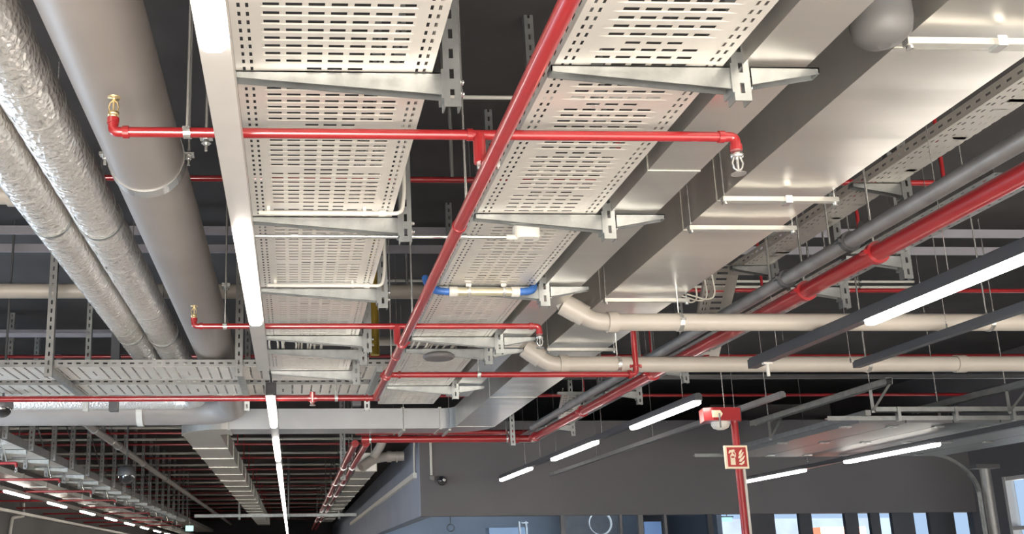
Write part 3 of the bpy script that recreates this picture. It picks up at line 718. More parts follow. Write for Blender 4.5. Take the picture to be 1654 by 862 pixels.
# right beige pipes with elbows
def beige_elbow(label, yy, xelb, tip, z, dia):
    a = P(1100, yy, z); Yp = a.y; xe_ = P(xelb, yy, z).x; q = thing('beige_drain_pipe', label, 'pipe', (xe_ + 1, Yp, z)); r = dia / 2
    e1 = PYd(tip[0], tip[1], Yp + .02)
    path = [Vector((XR, Yp, z)), Vector((xe_, Yp, z)), e1]
    pts = rounded(path, .07, 8); MB().tube(pts, r, 24).build('pipe_run', BEIGE, q)
    d = (e1 - path[1]).normalized(); mb = MB()
    mb.tube([path[1] + d * .07, path[1] + d * .13], r * 1.24, 24); mb.build('elbow_socket', BEIGE, q)
    mb = MB(); mb.tube([(xe_ + .07, Yp, z), (xe_ + .13, Yp, z)], r * 1.2, 24); mb.build('elbow_socket', BEIGE, q)
    mb = MB(); mb.tube([e1 - d * .09, e1 + d * .01], r * 1.28, 24); mb.build('elbow_socket', BEIGE, q)
    MB().tube(rounded([e1 - d * .01, e1 + Vector((-.05, .06, .14)), e1 + Vector((-.05, .12, .9))], .1), r, 20).build('upstand', BEIGE, q)
    return q, Yp
q, Yp1 = beige_elbow('upper beige pipe with a bent end beside the wide duct', 520, 962, (912, 492), 1.42, .106)
for px_ in (1094, 1590): hanger(q, (P(px_, 522, 1.42).x, Yp1, 1.42), (1, 0, 0), .054)
q, Yp2 = beige_elbow('lower beige pipe with a bent end below the narrow duct', 588, 888, (850, 562), 1.42, .115)
for px_ in (998, 1398): hanger(q, (P(px_, 588, 1.42).x, Yp2, 1.42), (1, 0, 0), .058)
MB().tube([(P(1540, 588, 1.42).x, Yp2, 1.42), (P(1556, 588, 1.42).x, Yp2, 1.42)], .066, 24).build('coupling', BEIGE, q)

# ================================================================ UPPER RED BRANCHES (equal spacing to the back of the hall)
ZU = 2.6
ups = [P(1460, 295, ZU).y, P(1400, 469, ZU).y, P(650, 575, ZU).y, P(1100, 638, ZU).y]
ups += [P(1000, 696, ZU).y, P(400, 717, ZU).y, P(400, 739, ZU).y]
k = 2.85
while ups[-1] < 54: ups.append(ups[-1] + k)
for i, Y in enumerate(ups):
    xr_ = XR if i < 4 else (cx + 5 if i == 4 and Y < FY else cx - .35)
    if i == 4: xr_ = XR if Y < FY else cx - .3
    if i == 4:                                  # one more seen in front of the dark fascia
        pass
    q = thing('sprinkler_pipe', 'thin red sprinkler pipe high under the black ceiling, ' + nth(i), 'sprinkler pipe', (0, Y, ZU), 'high sprinkler pipes across the hall')
    MB().tube([(XL, Y, ZU), (xr_, Y, ZU)], .021 if i < 3 else .026, 10).build('pipe_run', RED, q)
    for x in ((-4, -1.2, 1.1) if i > 3 else (-1.2, 1.1, 4.6)):
        MB().tube([(x, Y, ZU), (x, Y, CZ)], .014, 8).build('hanger_rod', RED if x != 1.1 else CHROME, q)
for i, Y in enumerate(ups[4:15]):
    o = MB().tube([(XL, Y + .3, 2.75), (cx - .5, Y + .3, 2.75)], .03, 8).build('conduit', WHITE)
    tag(o, 'pale conduit across the hall between high red pipes, ' + nth(i), 'conduit', 'pale conduits across the far hall')
# red riser, thin drop pipe at right
x = P(1369, 300, ZU).x; q = thing('red_drop_pipe', 'slim red drop pipe hanging from the nearest high red pipe on the right', 'sprinkler pipe', (x, ups[0], 2.2))
MB().tube([(x, ups[0], ZU), (x, ups[0], 2.24)], .012, 10).build('pipe_run', RED, q); sprinkler_mb((x, ups[0], 2.24), -1, 1.2).build('sprinkler_head', CHROME, q)
# thin white conduits high
for i, (yy, z, xa_, xb_, r, lab) in enumerate(((156, 2.7, 640, 1140, .012, 'thin pale conduit high across the top between the trays'), (453, 2.9, 560, 1480, .014, 'upper of two pale conduits high behind the wide duct'), (462, 2.85, 560, 1480, .016, 'lower of two pale conduits high behind the wide duct'),
                                         (607, 2.3, 1000, 1300, .012, 'thin pale conduit between the two beige pipes'), (722, 2.35, 980, 1000, .01, 'short far conduit end'))[:4]):
    a = P(xa_, yy, z); b = P(xb_, yy, z); b.y = a.y; straight_pipe('conduit', lab, a, b, r, WHITE, 'conduit', hang=(.2, .9), n=10)
z = 2.2; a = P(800, 612, z); o = MB().box(a.x, XR, a.y, a.y + .05, z, z + .05).build('mounting_rail', GREYD); tag(o, 'long dark grey mounting rail crossing below the beige pipes', 'rail')
z = 2.6; a = P(200, 543, z); o = MB().box(XL, P(250, 543, z).x, a.y, a.y + .05, z, z + .04).build('mounting_rail', BEAM); tag(o, 'pale grey mounting rail at left above the crossing trays', 'rail')
o = MB().box(XL, P(300, 575, 2.9).x, P(100, 537, 2.9).y, P(100, 537, 2.9).y + .05, 2.9, 2.94).build('mounting_rail', BEAM); tag(o, 'thin upper mounting rail at left near the ceiling behind the posts', 'rail')

# ================================================================ RIGHT BIG RED PIPE WITH GREY PIPE
z = 1.6; a = P(1654, 283, z); e = P(858, 708, z); X3 = (P(1500, 361, z).x + P(1300, 464, z).x + P(950, 664, z).x) / 3
ex = P(569, 714, z).x; eY = e.y
t = thing('large_red_pipe', 'thick glossy red pipe descending from the right edge and turning left before the fascia', 'sprinkler pipe', (X3, 8, z))
MB().tube([(X3, 2.5, z), (X3, eY - .12, z)], .046, 26).build('pipe_run', RED, t)
MB().tube(rounded([(X3, eY - .13, z), (X3, eY, z), (X3 - .13, eY, z)], .12, 8), .046, 22).build('pipe_elbow', RED, t)
MB().tube([(X3 - .12, eY, z), (ex + .1, eY, z)], .046, 22).build('cross_run', RED, t)
for yy, px_ in ((408, 1395), (470, 1290), (603, 1050), (664, 950)):
    Yk = P(px_, yy, z).y; grooved(MB(), (X3, Yk, z), (0, 1, 0), .046).build('grooved_coupling', RED, t); rod_to_ceiling((X3 + .05, Yk + .1, z), t, .007)
grooved(MB(), (X3 - .2, eY, z), (1, 0, 0), .046).build('grooved_coupling', RED, t)
grooved(MB(), (X3, eY - .2, z), (0, 1, 0), .046).build('grooved_coupling', RED, t)
for px_ in (596, 812): hanger(t, (P(px_, 712, z).x, eY, z), (1, 0, 0), .046)
yk = P(860, 705, z).y; post_mb(P(856, 690, z).x, eY - .12, z - .1, CZ, .06, .05).build('support_post', STEEL, t)
zg = 1.735; Xg = X3 - .01
t = thing('grey_pipe', 'galvanised grey pipe lying just above the thick red pipe on the right', 'pipe', (Xg, 8, zg))
MB().tube([(Xg, 2.5, zg), (Xg, eY - .1, zg)], .042, 24).build('pipe_run', mat('dark_galvanised', (.32, .31, .30), .45, .4, .15, 8), t)
for yy, px_ in ((390, 1395), (450, 1290), (580, 1060)):
    Yk = P(px_, yy, zg).y; grooved(MB(), (Xg, Yk, zg), (0, 1, 0), .043).build('grooved_coupling', GREYD, t); rod_to_ceiling((Xg, Yk + .2, zg + .04), t, .006)
c = P(1418, 368, 1.9); q = thing('pipe_outlet', 'stubby grey pipe outlet with an open end above the big red pipe', 'pipe fitting', c)
mb = MB(); mb.tube([c + Vector((-.09, .02, 0)), c + Vector((.02, 0, .01))], .048, 18); mb.ring(c + Vector((.03, 0, .01)), (1, 0, .1), .045, .062, .03, 18); mb.build('outlet', POSTM, q)
MB().tube([c + Vector((-.03, .01, 0)), c + Vector((-.03, .01, -.14))], .03, 14).build('neck', POSTM, q)
# parallel far pipes continuing away from cross run
for (xa_, ya_, xb_, yb_, lab) in ((570, 716, 512, 842, 'pinkish red pipe receding from the left end of the far red cross pipe'), (597, 716, 530, 815, 'second pinkish red pipe receding just right of the first')):
    p = P(xa_, ya_, z); q_ = P(xb_, yb_, z); xm_ = (p.x + q_.x) / 2
    q = thing('red_receding_pipe', lab, 'sprinkler pipe', p); MB().tube([(xm_, p.y, z), (xm_, 44, z)], .05, 16).build('pipe_run', RED, q)
    for f in range(1, 8): MB().ring((xm_, p.y + f * 3.2, z), (0, 1, 0), .049, .06, .06, 16).build('joint_ring', CHROME, q)
    for f in (.1, .4, .7): rod_to_ceiling((xm_, p.y + (44 - p.y) * f, z), q, .01)
zz = 1.9; p = P(740, 698, zz); straight_pipe('red_high_pipe', 'thinner red pipe just above the far red cross pipe', (P(575, 698, zz).x, p.y, zz), (P(880, 698, zz).x, p.y, zz), .035, RED, 'sprinkler pipe', hang=(.2, .8), couplings=(.4,))

# bracketed tray behind the red/grey pair
XR4 = P(1370, 497, 1.62).x - .03
tray('cable_tray', 'perforated tray mostly hidden above the thick red pipe on the right', (XR4 - .34, 4.2, 1.76), (1, 0, 0), (0, 1, 0), .30, 10.3, m=STEEL, pitch=.08)
for i, (px_, yy) in enumerate(((1455, 448), (1370, 495), (1126, 617), (1043, 652), (912, 703))):
    Yk = P(px_, yy, 1.62).y
    q = bracket(i, XR4 - .36, XR4 - .02, Yk, 1.755, 'galvanised bracket right of the thick red pipe, ' + nth(i), 'brackets beside the thick red pipe', drop=.14)
# tray beyond the wide duct
z3 = 2.1; x3l = avX(z3, (1130, 475)); x3r = avX(z3, (1570, 200), (1190, 470))
tray('cable_tray', 'slotted tray partly hidden behind the wide duct at the upper right', (x3l, 3.6, z3), (1, 0, 0), (0, 1, 0), x3r - x3l, 7.0 - 3.6, pitch=.07, slot=.11, gap=.02, hw=.022)
for i, yy in enumerate((293, 428)):
    Yk = P(1170, yy, z3).y; bracket(i, x3l - .08, x3r + .03, Yk, z3 - .002, 'bracket of the slotted tray behind the wide duct, ' + nth(i), 'brackets of the tray behind the wide duct')
def sloped_tray(label, a, b, wd, pitch):
    a = Vector(a); b = Vector(b); v = (b - a); L = v.length
    tray('cable_tray', label, a, (1, 0, 0), v.normalized(), wd, L, h=.05, pitch=pitch, slot=.15, gap=.02, hw=pitch * .4)
sloped_tray('ladder like slotted tray sloping down behind the upper beige pipe', PYd(1143, 428, 7.05), PYd(1113, 580, 8.2), .255, .075)
sloped_tray('short ladder like tray piece sloping down to the red pipe near the dark fascia', PYd(909, 634, 10.6), PYd(901, 676, 11.5), .235, .08)
c = PYd(930, 632, 10.5); q = bracket(0, c.x - .2, c.x + .25, 10.5, c.z, 'dark bracket above the short sloping tray near the dark fascia', None)
for i, px_ in enumerate((1300, 1328)):
    c = P(px_, 372, 2.3); q = thing('rod_hanger', ('left' if i == 0 else 'right') + ' one of two threaded rods right of the wide duct', 'hanger', c); rod_to_ceiling(c - Vector((0, 0, .35)), q, .007)
    MB().lathe(c, [(.018, 0), (.018, .03), (.01, .05)], 10).build('coupling', CHROME, q)
for i, (xa_, xb_) in enumerate(((1085, 1120), (1095, 1135), (1100, 1148))):
    a = P(xa_, 480 - i * 4, 1.86); b = P(xb_, 435, 2.0); c = (a + b) / 2 + Vector((.1 + i * .02, 0, -.16))
    o = MB().tube(rounded([a, c, b], .3, 10), .006, 8).build('cable', CABLE); tag(o, 'pale drooping cable beside the far right edge of the wide duct', 'cable', 'drooping cables by the wide duct')

# ================================================================ RIGHT STRIP LIGHTS
xA = P(1415, 520, ZS).x; xA2 = P(1218, 597, ZS).x
light_strip('strip_light', 'black trunking with a long bright tube entering from the right edge', (P(1640, 428, ZS).x), ZS, 2.0, P(1218, 598, ZS).y, [(2.1, 2.9), (P(1415, 521, ZS).y - 1.5, P(1415, 521, ZS).y)], .06, h=.06, m=BLACKH, x1=xA2, wires=(4.5, 6.2), lw=.06)
lb = [(P(1130, 649, ZS).y, P(1016, 691, ZS).y), (P(957, 714, ZS).y, P(890, 742, ZS).y), (P(857, 756, ZS).y, P(810, 775, ZS).y)]
light_strip('strip_light', 'black strip with three lit tubes receding towards the dark fascia', P(1130, 648, ZS).x, ZS, lb[0][0] - .02, min(lb[2][1], FY - .15), [(a, min(b, FY - .2)) for a, b in lb], .06, h=.05, m=BLACKH, x1=P(812, 774, ZS).x, wires=(lb[0][0] + .3, lb[1][0] - .2, lb[1][1] + .6, lb[2][0] + .3), lw=.07)
light_strip('strip_light', 'unlit black trunking below the lit strip, entering from the right edge', P(1640, 512, ZS).x, ZS, 4.8, P(1384, 597, ZS).y, [], .05, m=BLACKH, x1=P(1384, 597, ZS).x, wires=(5.6, 6.6), h=.04)
light_strip('strip_light', 'long unlit dark strip crossing the fascia behind the red alarm pole', P(1265, 643, ZS).x, ZS, P(1265, 643, ZS).y, P(890, 770, ZS).y, [], .05, m=GREYD, x1=P(890, 770, ZS).x, wires=(8.6, 10.6, 12.6, 14.5), h=.035)
ZS4 = 1.15
lb = [(P(1508, 717, ZS4).y, P(1375, 746, ZS4).y), (P(1292, 759, ZS4).y, P(1205, 778, ZS4).y)]
light_strip('strip_light', 'strip with two lit tubes under the raised sectional door', P(1654, 690, ZS4).x, ZS4, P(1690, 684, ZS4).y, min(FY - .1, lb[1][1]), [(lb[0][0] - 3.2, lb[0][0] - 1.75), lb[0], (lb[1][0], min(FY - .15, lb[1][1]))], .06, h=.04, m=BLACKH, x1=P(1207, 777, ZS4).x, wires=(P(1290, 759, ZS4).y - .1,), lw=.075)
# drop fitting under strip A end
c = Vector((xA2 + .002, P(1247, 588, ZS).y + .05, ZS)); q = thing('cable_drop', 'short pale drop fitting under the end of the black trunking', 'cable fitting', c); MB().cbox(c + Vector((0, -.05, .006)), .06, .03, .013).build('bar', WHITE, q); MB().tube([c + Vector((0, -.05, 0)), c + Vector((0, -.05, -.08))], .011, 10).build('stem', WHITE, q)

# ================================================================ FIRE POLE, ALARM BOX, SIGN
YPOL = 8.2; a = PYd(1186, 684, YPOL); b = PYd(1204, 855, YPOL); xpo = (a.x + b.x) / 2
t = thing('alarm_pole', 'slim red pole standing before the dark fascia under the red alarm box', 'pole', (xpo, YPOL, FL))
MB().tube([(xpo, YPOL, FL), (xpo, YPOL, a.z + .02)], .03, 16).build('tube', RED, t); MB().tube([(xpo + .05, YPOL + .02, FL), (xpo + .05, YPOL + .02, PYd(1190, 757, YPOL).z)], .014, 10).build('side_conduit', WHITE, t)
c = PYd(1162, 671, YPOL); t = thing('alarm_box', 'angular red alarm box with a white dome on top of the red pole', 'alarm', c)
hh = .055; q = [(-.165, -.07), (-.10, -.11), (.135, -.10), (.165, -.05), (.135, .10), (-.13, .10)]; 
mb = MB(); mb.loft([[(c.x + x, c.y + y, c.z - hh) for x, y in q], [(c.x + x * 1.02, c.y + y * 1.02, c.z + hh) for x, y in q]], True, False); mb.build('box', RED, t)
MB().prism([(c.x - .11, c.y - .115, c.z - .03), (c.x - .04, c.y - .115, c.z - .03), (c.x - .02, c.y - .115, c.z), (c.x - .04, c.y - .115, c.z + .03), (c.x - .11, c.y - .115, c.z + .03)], (0, .006, 0)).build('pale_label', SIGNC, t)
MB().lathe(c + Vector((.0, 0, -hh)), [(.075, 0), (.075, -.025), (.062, -.05), (.03, -.065)], 20).build('dome', WHITE, t)
MB().tube([c + Vector((-.06, -.14, -.12)), c + Vector((-.06, -.14, 0))], .007, 8).build('stub', GREYD, t)
rod_to_ceiling(c + Vector((.05, 0, hh)), t, .004)
c = PYd(1189, 738, YPOL - .06); s = .096
t = thing('fire_sign', 'square red fire extinguisher sign with cream border on the red pole', 'sign', c)
MB().cbox(c, 2 * s, .03, 2 * s).build('sign_body', SIGNC, t); yf = c.y - .017
rf_ = MB().box(c.x - s * .84, c.x + s * .84, yf, yf + .003, c.z - s * .84, c.z + s * .84).build('red_face', SIGNR, t)
mb = MB(); S = lambda u, v: (c.x + u * s, yf - .003, c.z + v * s)
def flat(mb, pl): mb.prism([S(*p) for p in pl], (0, .003, 0))
flat(mb, [(-.60, -.68), (-.18, -.68), (-.18, .10), (-.26, .26), (-.52, .26), (-.60, .10)])
flat(mb, [(-.46, .26), (-.32, .26), (-.32, .42), (-.46, .42)])
flat(mb, [(-.62, .60), (-.20, .66), (-.16, .50), (-.34, .40), (-.50, .42), (-.68, .28), (-.72, .38)])
flat(mb, [(-.18, .46), (-.08, .30), (-.10, .0), (-.16, .0), (-.16, .3), (-.24, .42)])
mb.build('extinguisher_symbol', SIGNC, rf_)
MB().box(c.x - .52 * s, c.x - .26 * s, yf - .006, yf - .003, c.z - .08 * s, c.z + .06 * s).build('symbol_window', SIGNR, rf_)
mb = MB()
flat(mb, [(.10, -.62), (.34, -.70), (.56, -.56), (.66, -.30), (.50, -.36), (.36, -.50), (.22, -.52)])
flat(mb, [(.12, -.40), (.30, -.42), (.52, -.22), (.68, .04), (.66, .14), (.44, -.06), (.20, -.22)])
flat(mb, [(.08, -.12), (.28, -.12), (.48, .12), (.62, .40), (.56, .44), (.36, .24), (.14, .08)])
flat(mb, [(.14, .18), (.30, .22), (.44, .44), (.50, .66), (.38, .62), (.22, .42)])
mb.build('flame_symbol', SIGNC, rf_)

# ================================================================ RAISED SECTIONAL DOOR
zp = 1.25; px0 = P(1320, 703, zp).x; yn = P(1450, 684, zp).y; yf_ = 12.1; XD = PYd(1582, 800, 12.1).x
t = thing('sectional_door', 'raised dark sectional door lying flat under its galvanised tracks at the right', 'sectional door', (px0 + 2, (yn + yf_) / 2, zp))
nS = 6; wS = (XD - .45 - px0) / nS
for k in range(nS):
    mb = MB(); mb.box(px0 + k * wS + .006, px0 + (k + 1) * wS - .006, yn + .08, yf_ - .08, zp + .02, zp + .065); dp_ = mb.build('door_panel', DOORP, t)
    for f in (.1, .5, .9):
        mb = MB(); y = yn + (yf_ - yn) * f; mb.cbox((px0 + k * wS + .0, y, zp + .012), .10, .05, .014); mb.tube([(px0 + k * wS, y - .03, zp + .008), (px0 + k * wS, y + .03, zp + .008)], .008, 8); mb.build('hinge', STEEL, dp_)
def track(y, nm):
    mb = MB(); path = rounded([(px0 - .35, y, zp + .05), (XD - .38, y, zp + .05), (XD, y, zp - .25), (XD, y, FL)], .22, 8)
    for i in range(len(path) - 1):
        mb.beam(path[i], path[i + 1], .05, .008, (0, 0, 1) if i < 12 else (0, 1, 0)); mb.beam(path[i] + Vector((0, -.025, 0)), path[i + 1] + Vector((0, -.025, 0)), .006, .04)
    mb.build(nm, STEEL, t)
track(yn, 'door_track'); track(yf_, 'door_track')
# near perforated angle and its rungs
mb = MB(); mb.box(px0 + .1, XD, yn - .06, yn - .05, zp + .10, zp + .15); mb.box(px0 + .1, XD, yn - .06, yn - .01, zp + .10, zp + .106)
x = px0 + .3
while x < XD: mb.box(x, x + .03, yn - .07, yn - .02, zp + .02, zp + .15); x += .55
mb.build('track_angle', STEEL, t)
mb = MB(); mb.beam((px0, yn - .1, zp + .09), (px0, yf_, zp + .09), .05, .05); mb.build('door_stile', POSTM, t)
for k, (pa, pb, zz_) in enumerate((((1222, 688), (1428, 620), 1.52), ((1480, 668), (1660, 622), 1.52))):
    a = P(*pa, zz_); b = P(*pb, zz_)
    q = thing('support_channel', 'galvanised support channel above the raised door, ' + ('left one' if k == 0 else 'right one'), 'support channel', a)
    mb = MB(); x = (a.x + b.x) / 2
    for dx in (-.03, .026): mb.box(x + dx, x + dx + .004, b.y, a.y, zz_, zz_ + .06)
    mb.box(x - .03, x + .03, b.y, a.y, zz_ + .056, zz_ + .06); mb.build('channel', STEEL, q)
    for y_ in (b.y + .3, a.y - .4):
        MB().beam((x, y_, zz_), (x, y_, zp + .06), .03, .006).build('hanger_strap', STEEL, q); MB().beam((x, y_ , zp + .08), (x, y_ - .3, zz_), .025, .005).build('brace', STEEL, q)
        MB().tube([(x, y_, zz_ + .05), (x, y_, CZ)], .006, 8).build('hanger_rod', CHROME, q)
# window on the right of the track
# wx = PYd(1617, 800, FY - .05).x; wz = PYd(1640, 768, FY - .05).z
q = thing('door_post', 'vertical grey steel tube beside the end of the raised door tracks', 'post', (XD + .12, 12.1, FL))
MB().tube([(XD + .12, 12.1, FL), (XD + .12, 12.1, 1.12)], .06, 16).build('tube', POSTM, q); MB().cbox((XD + .1, 12.1, 1.14), .3, .2, .05).build('head_plate', GREYD, q)
# ================================================================ SHOP FRONT BELOW THE FASCIA
xs_ = [(905, 912), (1000, 1004), (1030, 1038), (1072, 1076), (1142, 1150), (1200, 1250), (1290, 1310), (1364, 1385), (1405, 1420), (1440, 1475), (1500, 1540)]
wdt = thing('window_1', 'dark framed shop window under the fascia', 'window', (cx + 3, FY + .12, FL)); 
del wdt['label'], wdt['category']; wdt['kind'] = 'structure'
for k, (a_, b_) in enumerate(xs_):
    p = PYd(a_, 845, FY + .12); q_ = PYd(b_, 845, FY + .12)
    MB().box(p.x, q_.x, FY + .08, FY + .16, FL, zb + .02).build('mullion', BLACKH if k > 3 else GREYD, wdt)
p = PYd(1080, 845, FY + .12)
MB().box(p.x, XR, FY + .115, FY + .125, FL, zb).build('window_pane', GLASS, wdt)
# daylight outside seen through panes: distant pale buildings
def backdrop(name, label, cat, x0, x1, y0, y1, Y, m):
    a = PYd(x0, y0, Y); b = PYd(x1, y1, Y); o = MB().box(a.x, b.x, Y, Y + .4, FL if y1 > 860 else b.z, a.z).build(name, m); return tag(o, label, cat)
OUT = mat('shade_darkened_facade', (.018, .023, .030), .6, 0, .5, 1.0)  # base colour darkened to stand in for shade on the facade
backdrop('display_case', 'pale blue cabinet standing in the shop left of the ladder', 'cabinet', 790, 850, 852, 870, FY + 5, mat('blue_cabinet', (.35, .48, .66), .5))
backdrop('display_case', 'dark tall cabinet in the shop behind the hose loop', 'cabinet', 912, 1000, 826, 870, FY + 7, GREYD)
backdrop('display_case', 'blue lit panel between the steel uprights in the shop', 'cabinet', 1040, 1070, 842, 870, FY + 6, mat('blue_panel', (.30, .45, .75), .4))
backdrop('facade', 'pale building facade seen through the shop glass right of the alarm pole', 'building', 1150, 1480, 838, 870, FY + 16, OUT)
backdrop('banner', 'orange red banner seen low through the shop glass', 'banner', 1325, 1400, 851, 870, FY + 9, ORANGE)
# ladder
q = thing('ladder', 'aluminium ladder standing in the shop below the fascia', 'ladder', (PYd(853, 850, FY + 2).x, FY + 2, FL))
for px_ in (849, 860):
    p = PYd(px_, 850, FY + 2); MB().beam((p.x, FY + 2, FL), (p.x - .05, FY + 2.3, zb + .0), .03, .06).build('stile', POSTM, q)
p0_ = PYd(849, 850, FY + 2).x; p1_ = PYd(860, 850, FY + 2).x
for k in range(8):
    f = .3 * k + .25; MB().beam((p0_ - .01, FY + 2 + .3 * f / 2.5, FL + f), (p1_ - .01, FY + 2 + .3 * f / 2.5, FL + f), .03, .025).build('rung', POSTM, q)
c = PYd(970, 845, FY + .9); mb = MB()
for k in range(3): mb.torus(c + Vector((0, k * .012, 0)), (0, 1, 0), .195 - k * .006, .008, 36, 8)
hs = mb.build('hose_coil', mat('pale_hose', (.26, .25, .24), .5)); tag(hs, 'large pale coiled hose loop hanging below the fascia', 'hose')
c = PYd(728, 852, FY + .9); hs = MB().torus(c, (.3, 1, 0), .06, .009, 24, 8).tube([c + Vector((0, 0, .055)), (c.x, c.y, zb + .52)], .008, 8).build('cable_loop', DARKP); tag(hs, 'small black cable loop hanging below the fascia near its corner', 'cable')
MB()
c = PYd(1175, 838, FY + .6); q = thing('exit_light', 'small glowing pale green lamp hanging behind the shop glass', 'exit light', c); MB().box(c.x - .08, c.x + .08, c.y, c.y + .03, c.z - .04, c.z + .03).build('lamp_face', EXITG, q); MB().box(c.x - .10, c.x + .10, c.y - .01, c.y + .05, c.z + .03, c.z + .05).build('top_cap', WHITE, q); MB().tube([c + Vector((0, .02, .05)), (c.x, c.y + .02, zb + .5)], .008, 6).build('suspension_rod', CHROME, q)
# dome camera and conduit on the fascia
c = PYd(714, 776, FY - .12); q = thing('dome_camera', 'black ball camera mounted on the dark fascia near its corner', 'camera', c)
mb = MB(); mb.lathe(c, [(.02, -.075), (.05, -.06), (.075, -.02), (.078, .02), (.07, .06), (.06, .11)], 24, (0, 1, 0)); bl_ = mb.build('ball', DOME, q)
mb = MB(); mb.lathe(c + Vector((.02, 0, .01)), [(.012, -.08), (.02, -.076), (.03, -.07)], 16, (0, 1, 0)); mb.build('lens_ring', CHROME, bl_)
a = PYd(694, 700, FY - .03); b = PYd(697, 772, FY - .03); q = thing('conduit', 'vertical pale conduit down the fascia to the ball camera', 'conduit', b)
MB().tube([(b.x, FY - .03, 2.1), (b.x, FY - .03, b.z + .05)], .02, 12).build('rigid_tube', WHITE, q); MB().cbox((b.x, FY - .03, b.z), .07, .06, .06).build('junction_box', GREYD, q)
# cable trunking on the blue-grey side wall
zt_ = PYd(672, 768, FY + .3).z
q = thing('wall_trunking', 'white cable trunking along the blue grey side wall with a riser at its near end', 'trunking', (cx - .05, FY + 8, zt_))
MB().box(cx - .075, cx - .012, FY + .3, FY + 19, zt_ - .035, zt_ + .05).build('trunking', WHITE, q)
MB().tube(rounded([(cx - .04, FY + .36, zt_ + .02), (cx - .04, FY + .36, zt_ + .4), (cx - .04, FY + .25, 2.1)], .1), .02, 10).build('riser_tube', WHITE, q)

# beige pipe knot and flanged duct left of side wall
def bp(px_, py_, Y): return PYd(px_, py_, Y)
q = thing('beige_drain_pipe', 'tangled beige pipe with two bends in front of the side wall', 'pipe', bp(610, 740, FY + 1))
MB().tube(rounded([bp(652, 736, FY + 1.2), bp(622, 737, FY + 1.2), bp(602, 741, FY + 1.1), bp(583, 755, FY + 1.0)], .25, 8), .085, 18).build('pipe_run', BEIGE, q)
MB().tube(rounded([bp(603, 738, FY + 1.1), bp(618, 715, FY + .9), bp(622, 690, FY + .9)], .2, 8), .075, 18).build('branch_arm', BEIGE, q)
for u_, v_ in ((625, 640), (640, 650)): MB().tube([bp(u_, 737, FY + 1.2), bp(v_ - 8, 737, FY + 1.2)], .10, 18).build('coupling', BEIGE, q)
rod_to_ceiling(bp(600, 738, FY + 1.1), q, .01)
dx0 = P(600, 765, 1.75).x
t = thing('air_duct', 'small flanged duct receding beside the blue grey side wall', 'air duct', (cx - .5, 24, 1.6))
zq2 = 1.62; ys2 = P(600, 760, zq2).y; xq2 = (P(578, 760, zq2).x + P(604, 760, zq2).x) / 2
duct_run(t, (xq2, ys2, zq2), (xq2, ys2 + 20, zq2), .36, .30, [1.6 * k for k in range(0, 12)], DUCT)
for k in (1, 5, 9): MB().tube([(xq2 - .2, ys2 + 1.6 * k, zq2), (xq2 - .2, ys2 + 1.6 * k, CZ)], .01, 8).build('hanger_rod', CHROME, t)
# far cross rail y=832 with end frames
z = 1.5; Yr = P(440, 832, z).y; a = P(316, 834, z); b = P(576, 831, z)
q = thing('cross_rail', 'pale grey rail hung across the far hall below the duct end', 'rail', (0, Yr, z)); MB().beam((a.x, Yr, z), (b.x, Yr, z), .09, .09).build('rail', STEEL, q)
for px_ in (386, 466, 547): 
    x = P(px_, 832, z).x; MB().tube([(x, Yr, z - .12), (x, Yr, CZ)], .035, 10).build('hanger_rod', STEEL, q)
xq3 = P(560, 735, 1.7).x; post_mb(P(555, 775, 1.55).x, P(555, 775, 1.55).y, 1.5, CZ, .07, .05).build  # (unused helper)
x = P(554, 775, 1.5).x; Yk = P(554, 775, 1.5).y; o = post_mb(x, Yk, 1.5, CZ, .10, .06).build('hanger_post', POSTM); tag(o, 'slotted hanger post beside the two receding red pipes', 'post')

# ================================================================ LOWER LEFT: LARGE TRAY WITH POSTS
z6 = 1.60; xr6 = avX(z6, (0, 700), (170, 783), (330, 853)); W6 = .75
t = thing('service_tray', 'long grey railed tray receding along the lower left with bracket arms beneath', 'cable tray', (xr6 - W6 / 2, 20, z6))
MB().box(xr6 - W6, xr6, 11.9, 46, z6, z6 + .006).build('tray_floor', TRAY, t)
MB().box(xr6, xr6 + .006, 11.9, 46, z6 - .01, z6 + .11).build('side_rail', POSTM, t); MB().box(xr6 - W6 - .006, xr6 - W6, 11.9, 46, z6 - .01, z6 + .11).build('side_rail', POSTM, t)
k0 = None
for i in range(18):
    Yk = 12.35 + i * 1.27; lab = 'slotted post and arm under the long lower left tray, ' + nth(i)
    q = thing('tray_bracket', lab, 'bracket', (xr6 + .04, Yk, z6 - .12), 'posts of the lower left tray')
    post_mb(xr6 + .045, Yk + .05, z6 - .02, CZ, .07, .06).build('post', POSTM, q)
    arm_mb(xr6 - W6 + .05, xr6 - .0, Yk, z6 - .004, .02, .07, .05).build('arm', STEEL, q)
    post_mb(xr6 - W6 * .45, Yk - .02, z6 - .15, z6 - .004, .06, .05).build('tab', POSTM, q)
    MB().box(xr6 - W6 * .62, xr6 - W6 * .35, Yk - .30, Yk - .27, z6 - .02, z6 - .004).build('crossbar', GREYD, q)
z7 = 1.40; x7a = avX(z7, (0, 770), (150, 822)); x7b = x7a + .38
t = thing('cream_duct', 'flat cream duct strip receding between the lower left tray and the wall lights', 'air duct', ((x7a + x7b) / 2, 20, z7))
duct_run(t, ((x7a + x7b) / 2, 11.5, z7), ((x7a + x7b) / 2, 44, z7), x7b - x7a, .08, [1.5 * k for k in range(1, 21)], DUCT)
for k in range(6): MB().tube([(x7a, 13 + k * 4, z7), (x7a, 13 + k * 4, CZ)], .01, 8).build('hanger_rod', CHROME, t)
z8 = 1.285; x8 = avX(z8, (32, 798), (98, 817), (180, 839)); ls = []; y = P(10, 793, z8).y
while y < 44: ls.append((y, y + 1.5)); y += 3.05
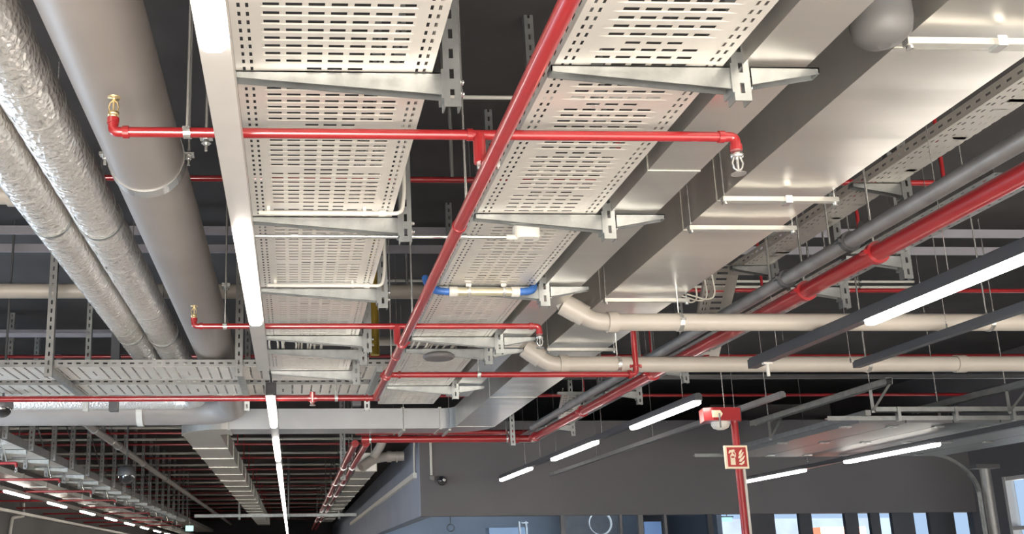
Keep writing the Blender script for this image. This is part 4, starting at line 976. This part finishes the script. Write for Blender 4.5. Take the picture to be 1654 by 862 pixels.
light_strip('strip_light', 'line of short bright tubes receding along the lower left wall', x8, z8, 12, 46, [(ls[0][0] - 3.05, ls[0][0] - 1.55)] + ls, .085, m=HOUSE, wires=(16.8, 20, 23, 27))
brs = []; Yb = P(50, 774, 1.36).y
for i in range(9):
    Y = Yb - 2.45 + i * 2.45; xe_ = P(97, 774, 1.36).x
    q = thing('short_sprinkler_pipe', 'short red sprinkler pipe above the lower left wall lights, ' + nth(i), 'sprinkler pipe', (xe_, Y, 1.47), 'short sprinkler pipes at lower left')
    MB().tube(rounded([(XL, Y, 1.36), (xe_, Y, 1.36), (xe_, Y, 1.31)], .04), .02, 12).build('pipe_run', RED, q); sprinkler_mb((xe_, Y, 1.31), -1, 1.1).build('sprinkler_head', CHROME, q)
    MB().tube([(xe_ - .12, Y, 1.36), (xe_ - .7, Y, CZ)], .012, 8).build('hanger_rod', CHROME, q)
z9 = 1.22; x9 = XL + .12
o = MB().box(XL, x9, 12, 50, z9, z9 + .06).build('wall_trunking', TRAY); tag(o, 'pale trunking fixed along the lower left wall', 'trunking')
a = P(38, 820, 1.2); q = thing('conduit', 'stepped pale conduit dropping down the lower left wall', 'conduit', (XL + .05, 17, 1)); c1 = 17.0
def wl(px_, py_):
    d = ray(px_, py_); return d * ((XL + .06) / d.x)
MB().tube(rounded([wl(38, 812), wl(38, 833), wl(20, 836), wl(16, 862), wl(14, 900)], .06), .035, 10).build('rigid_tube', WHITE, q)
# brown longitudinal pipe
zb2 = 1.95; xb2 = avX(zb2, (118, 684), (200, 728), (300, 786))
straight_pipe('brown_receding_pipe', 'slim brown pipe receding diagonally above the lower left posts', (xb2, 12.2, zb2), (xb2, 46, zb2), .055, BROWN, hang=(.1, .25, .45), couplings=(.06, .12, .2, .3))
# small lit exit sign far
c = PYd(306, 853, 34); q = thing('exit_light', 'small pale lit exit sign at the far end of the lower left tray', 'exit light', c)
MB().cbox(c, .26, .04, .18).build('lamp_face', EXITG, q); MB().tube([c, (c.x, c.y, CZ)], .008, 6).build('suspension_rod', CHROME, q)
# wall column at far back
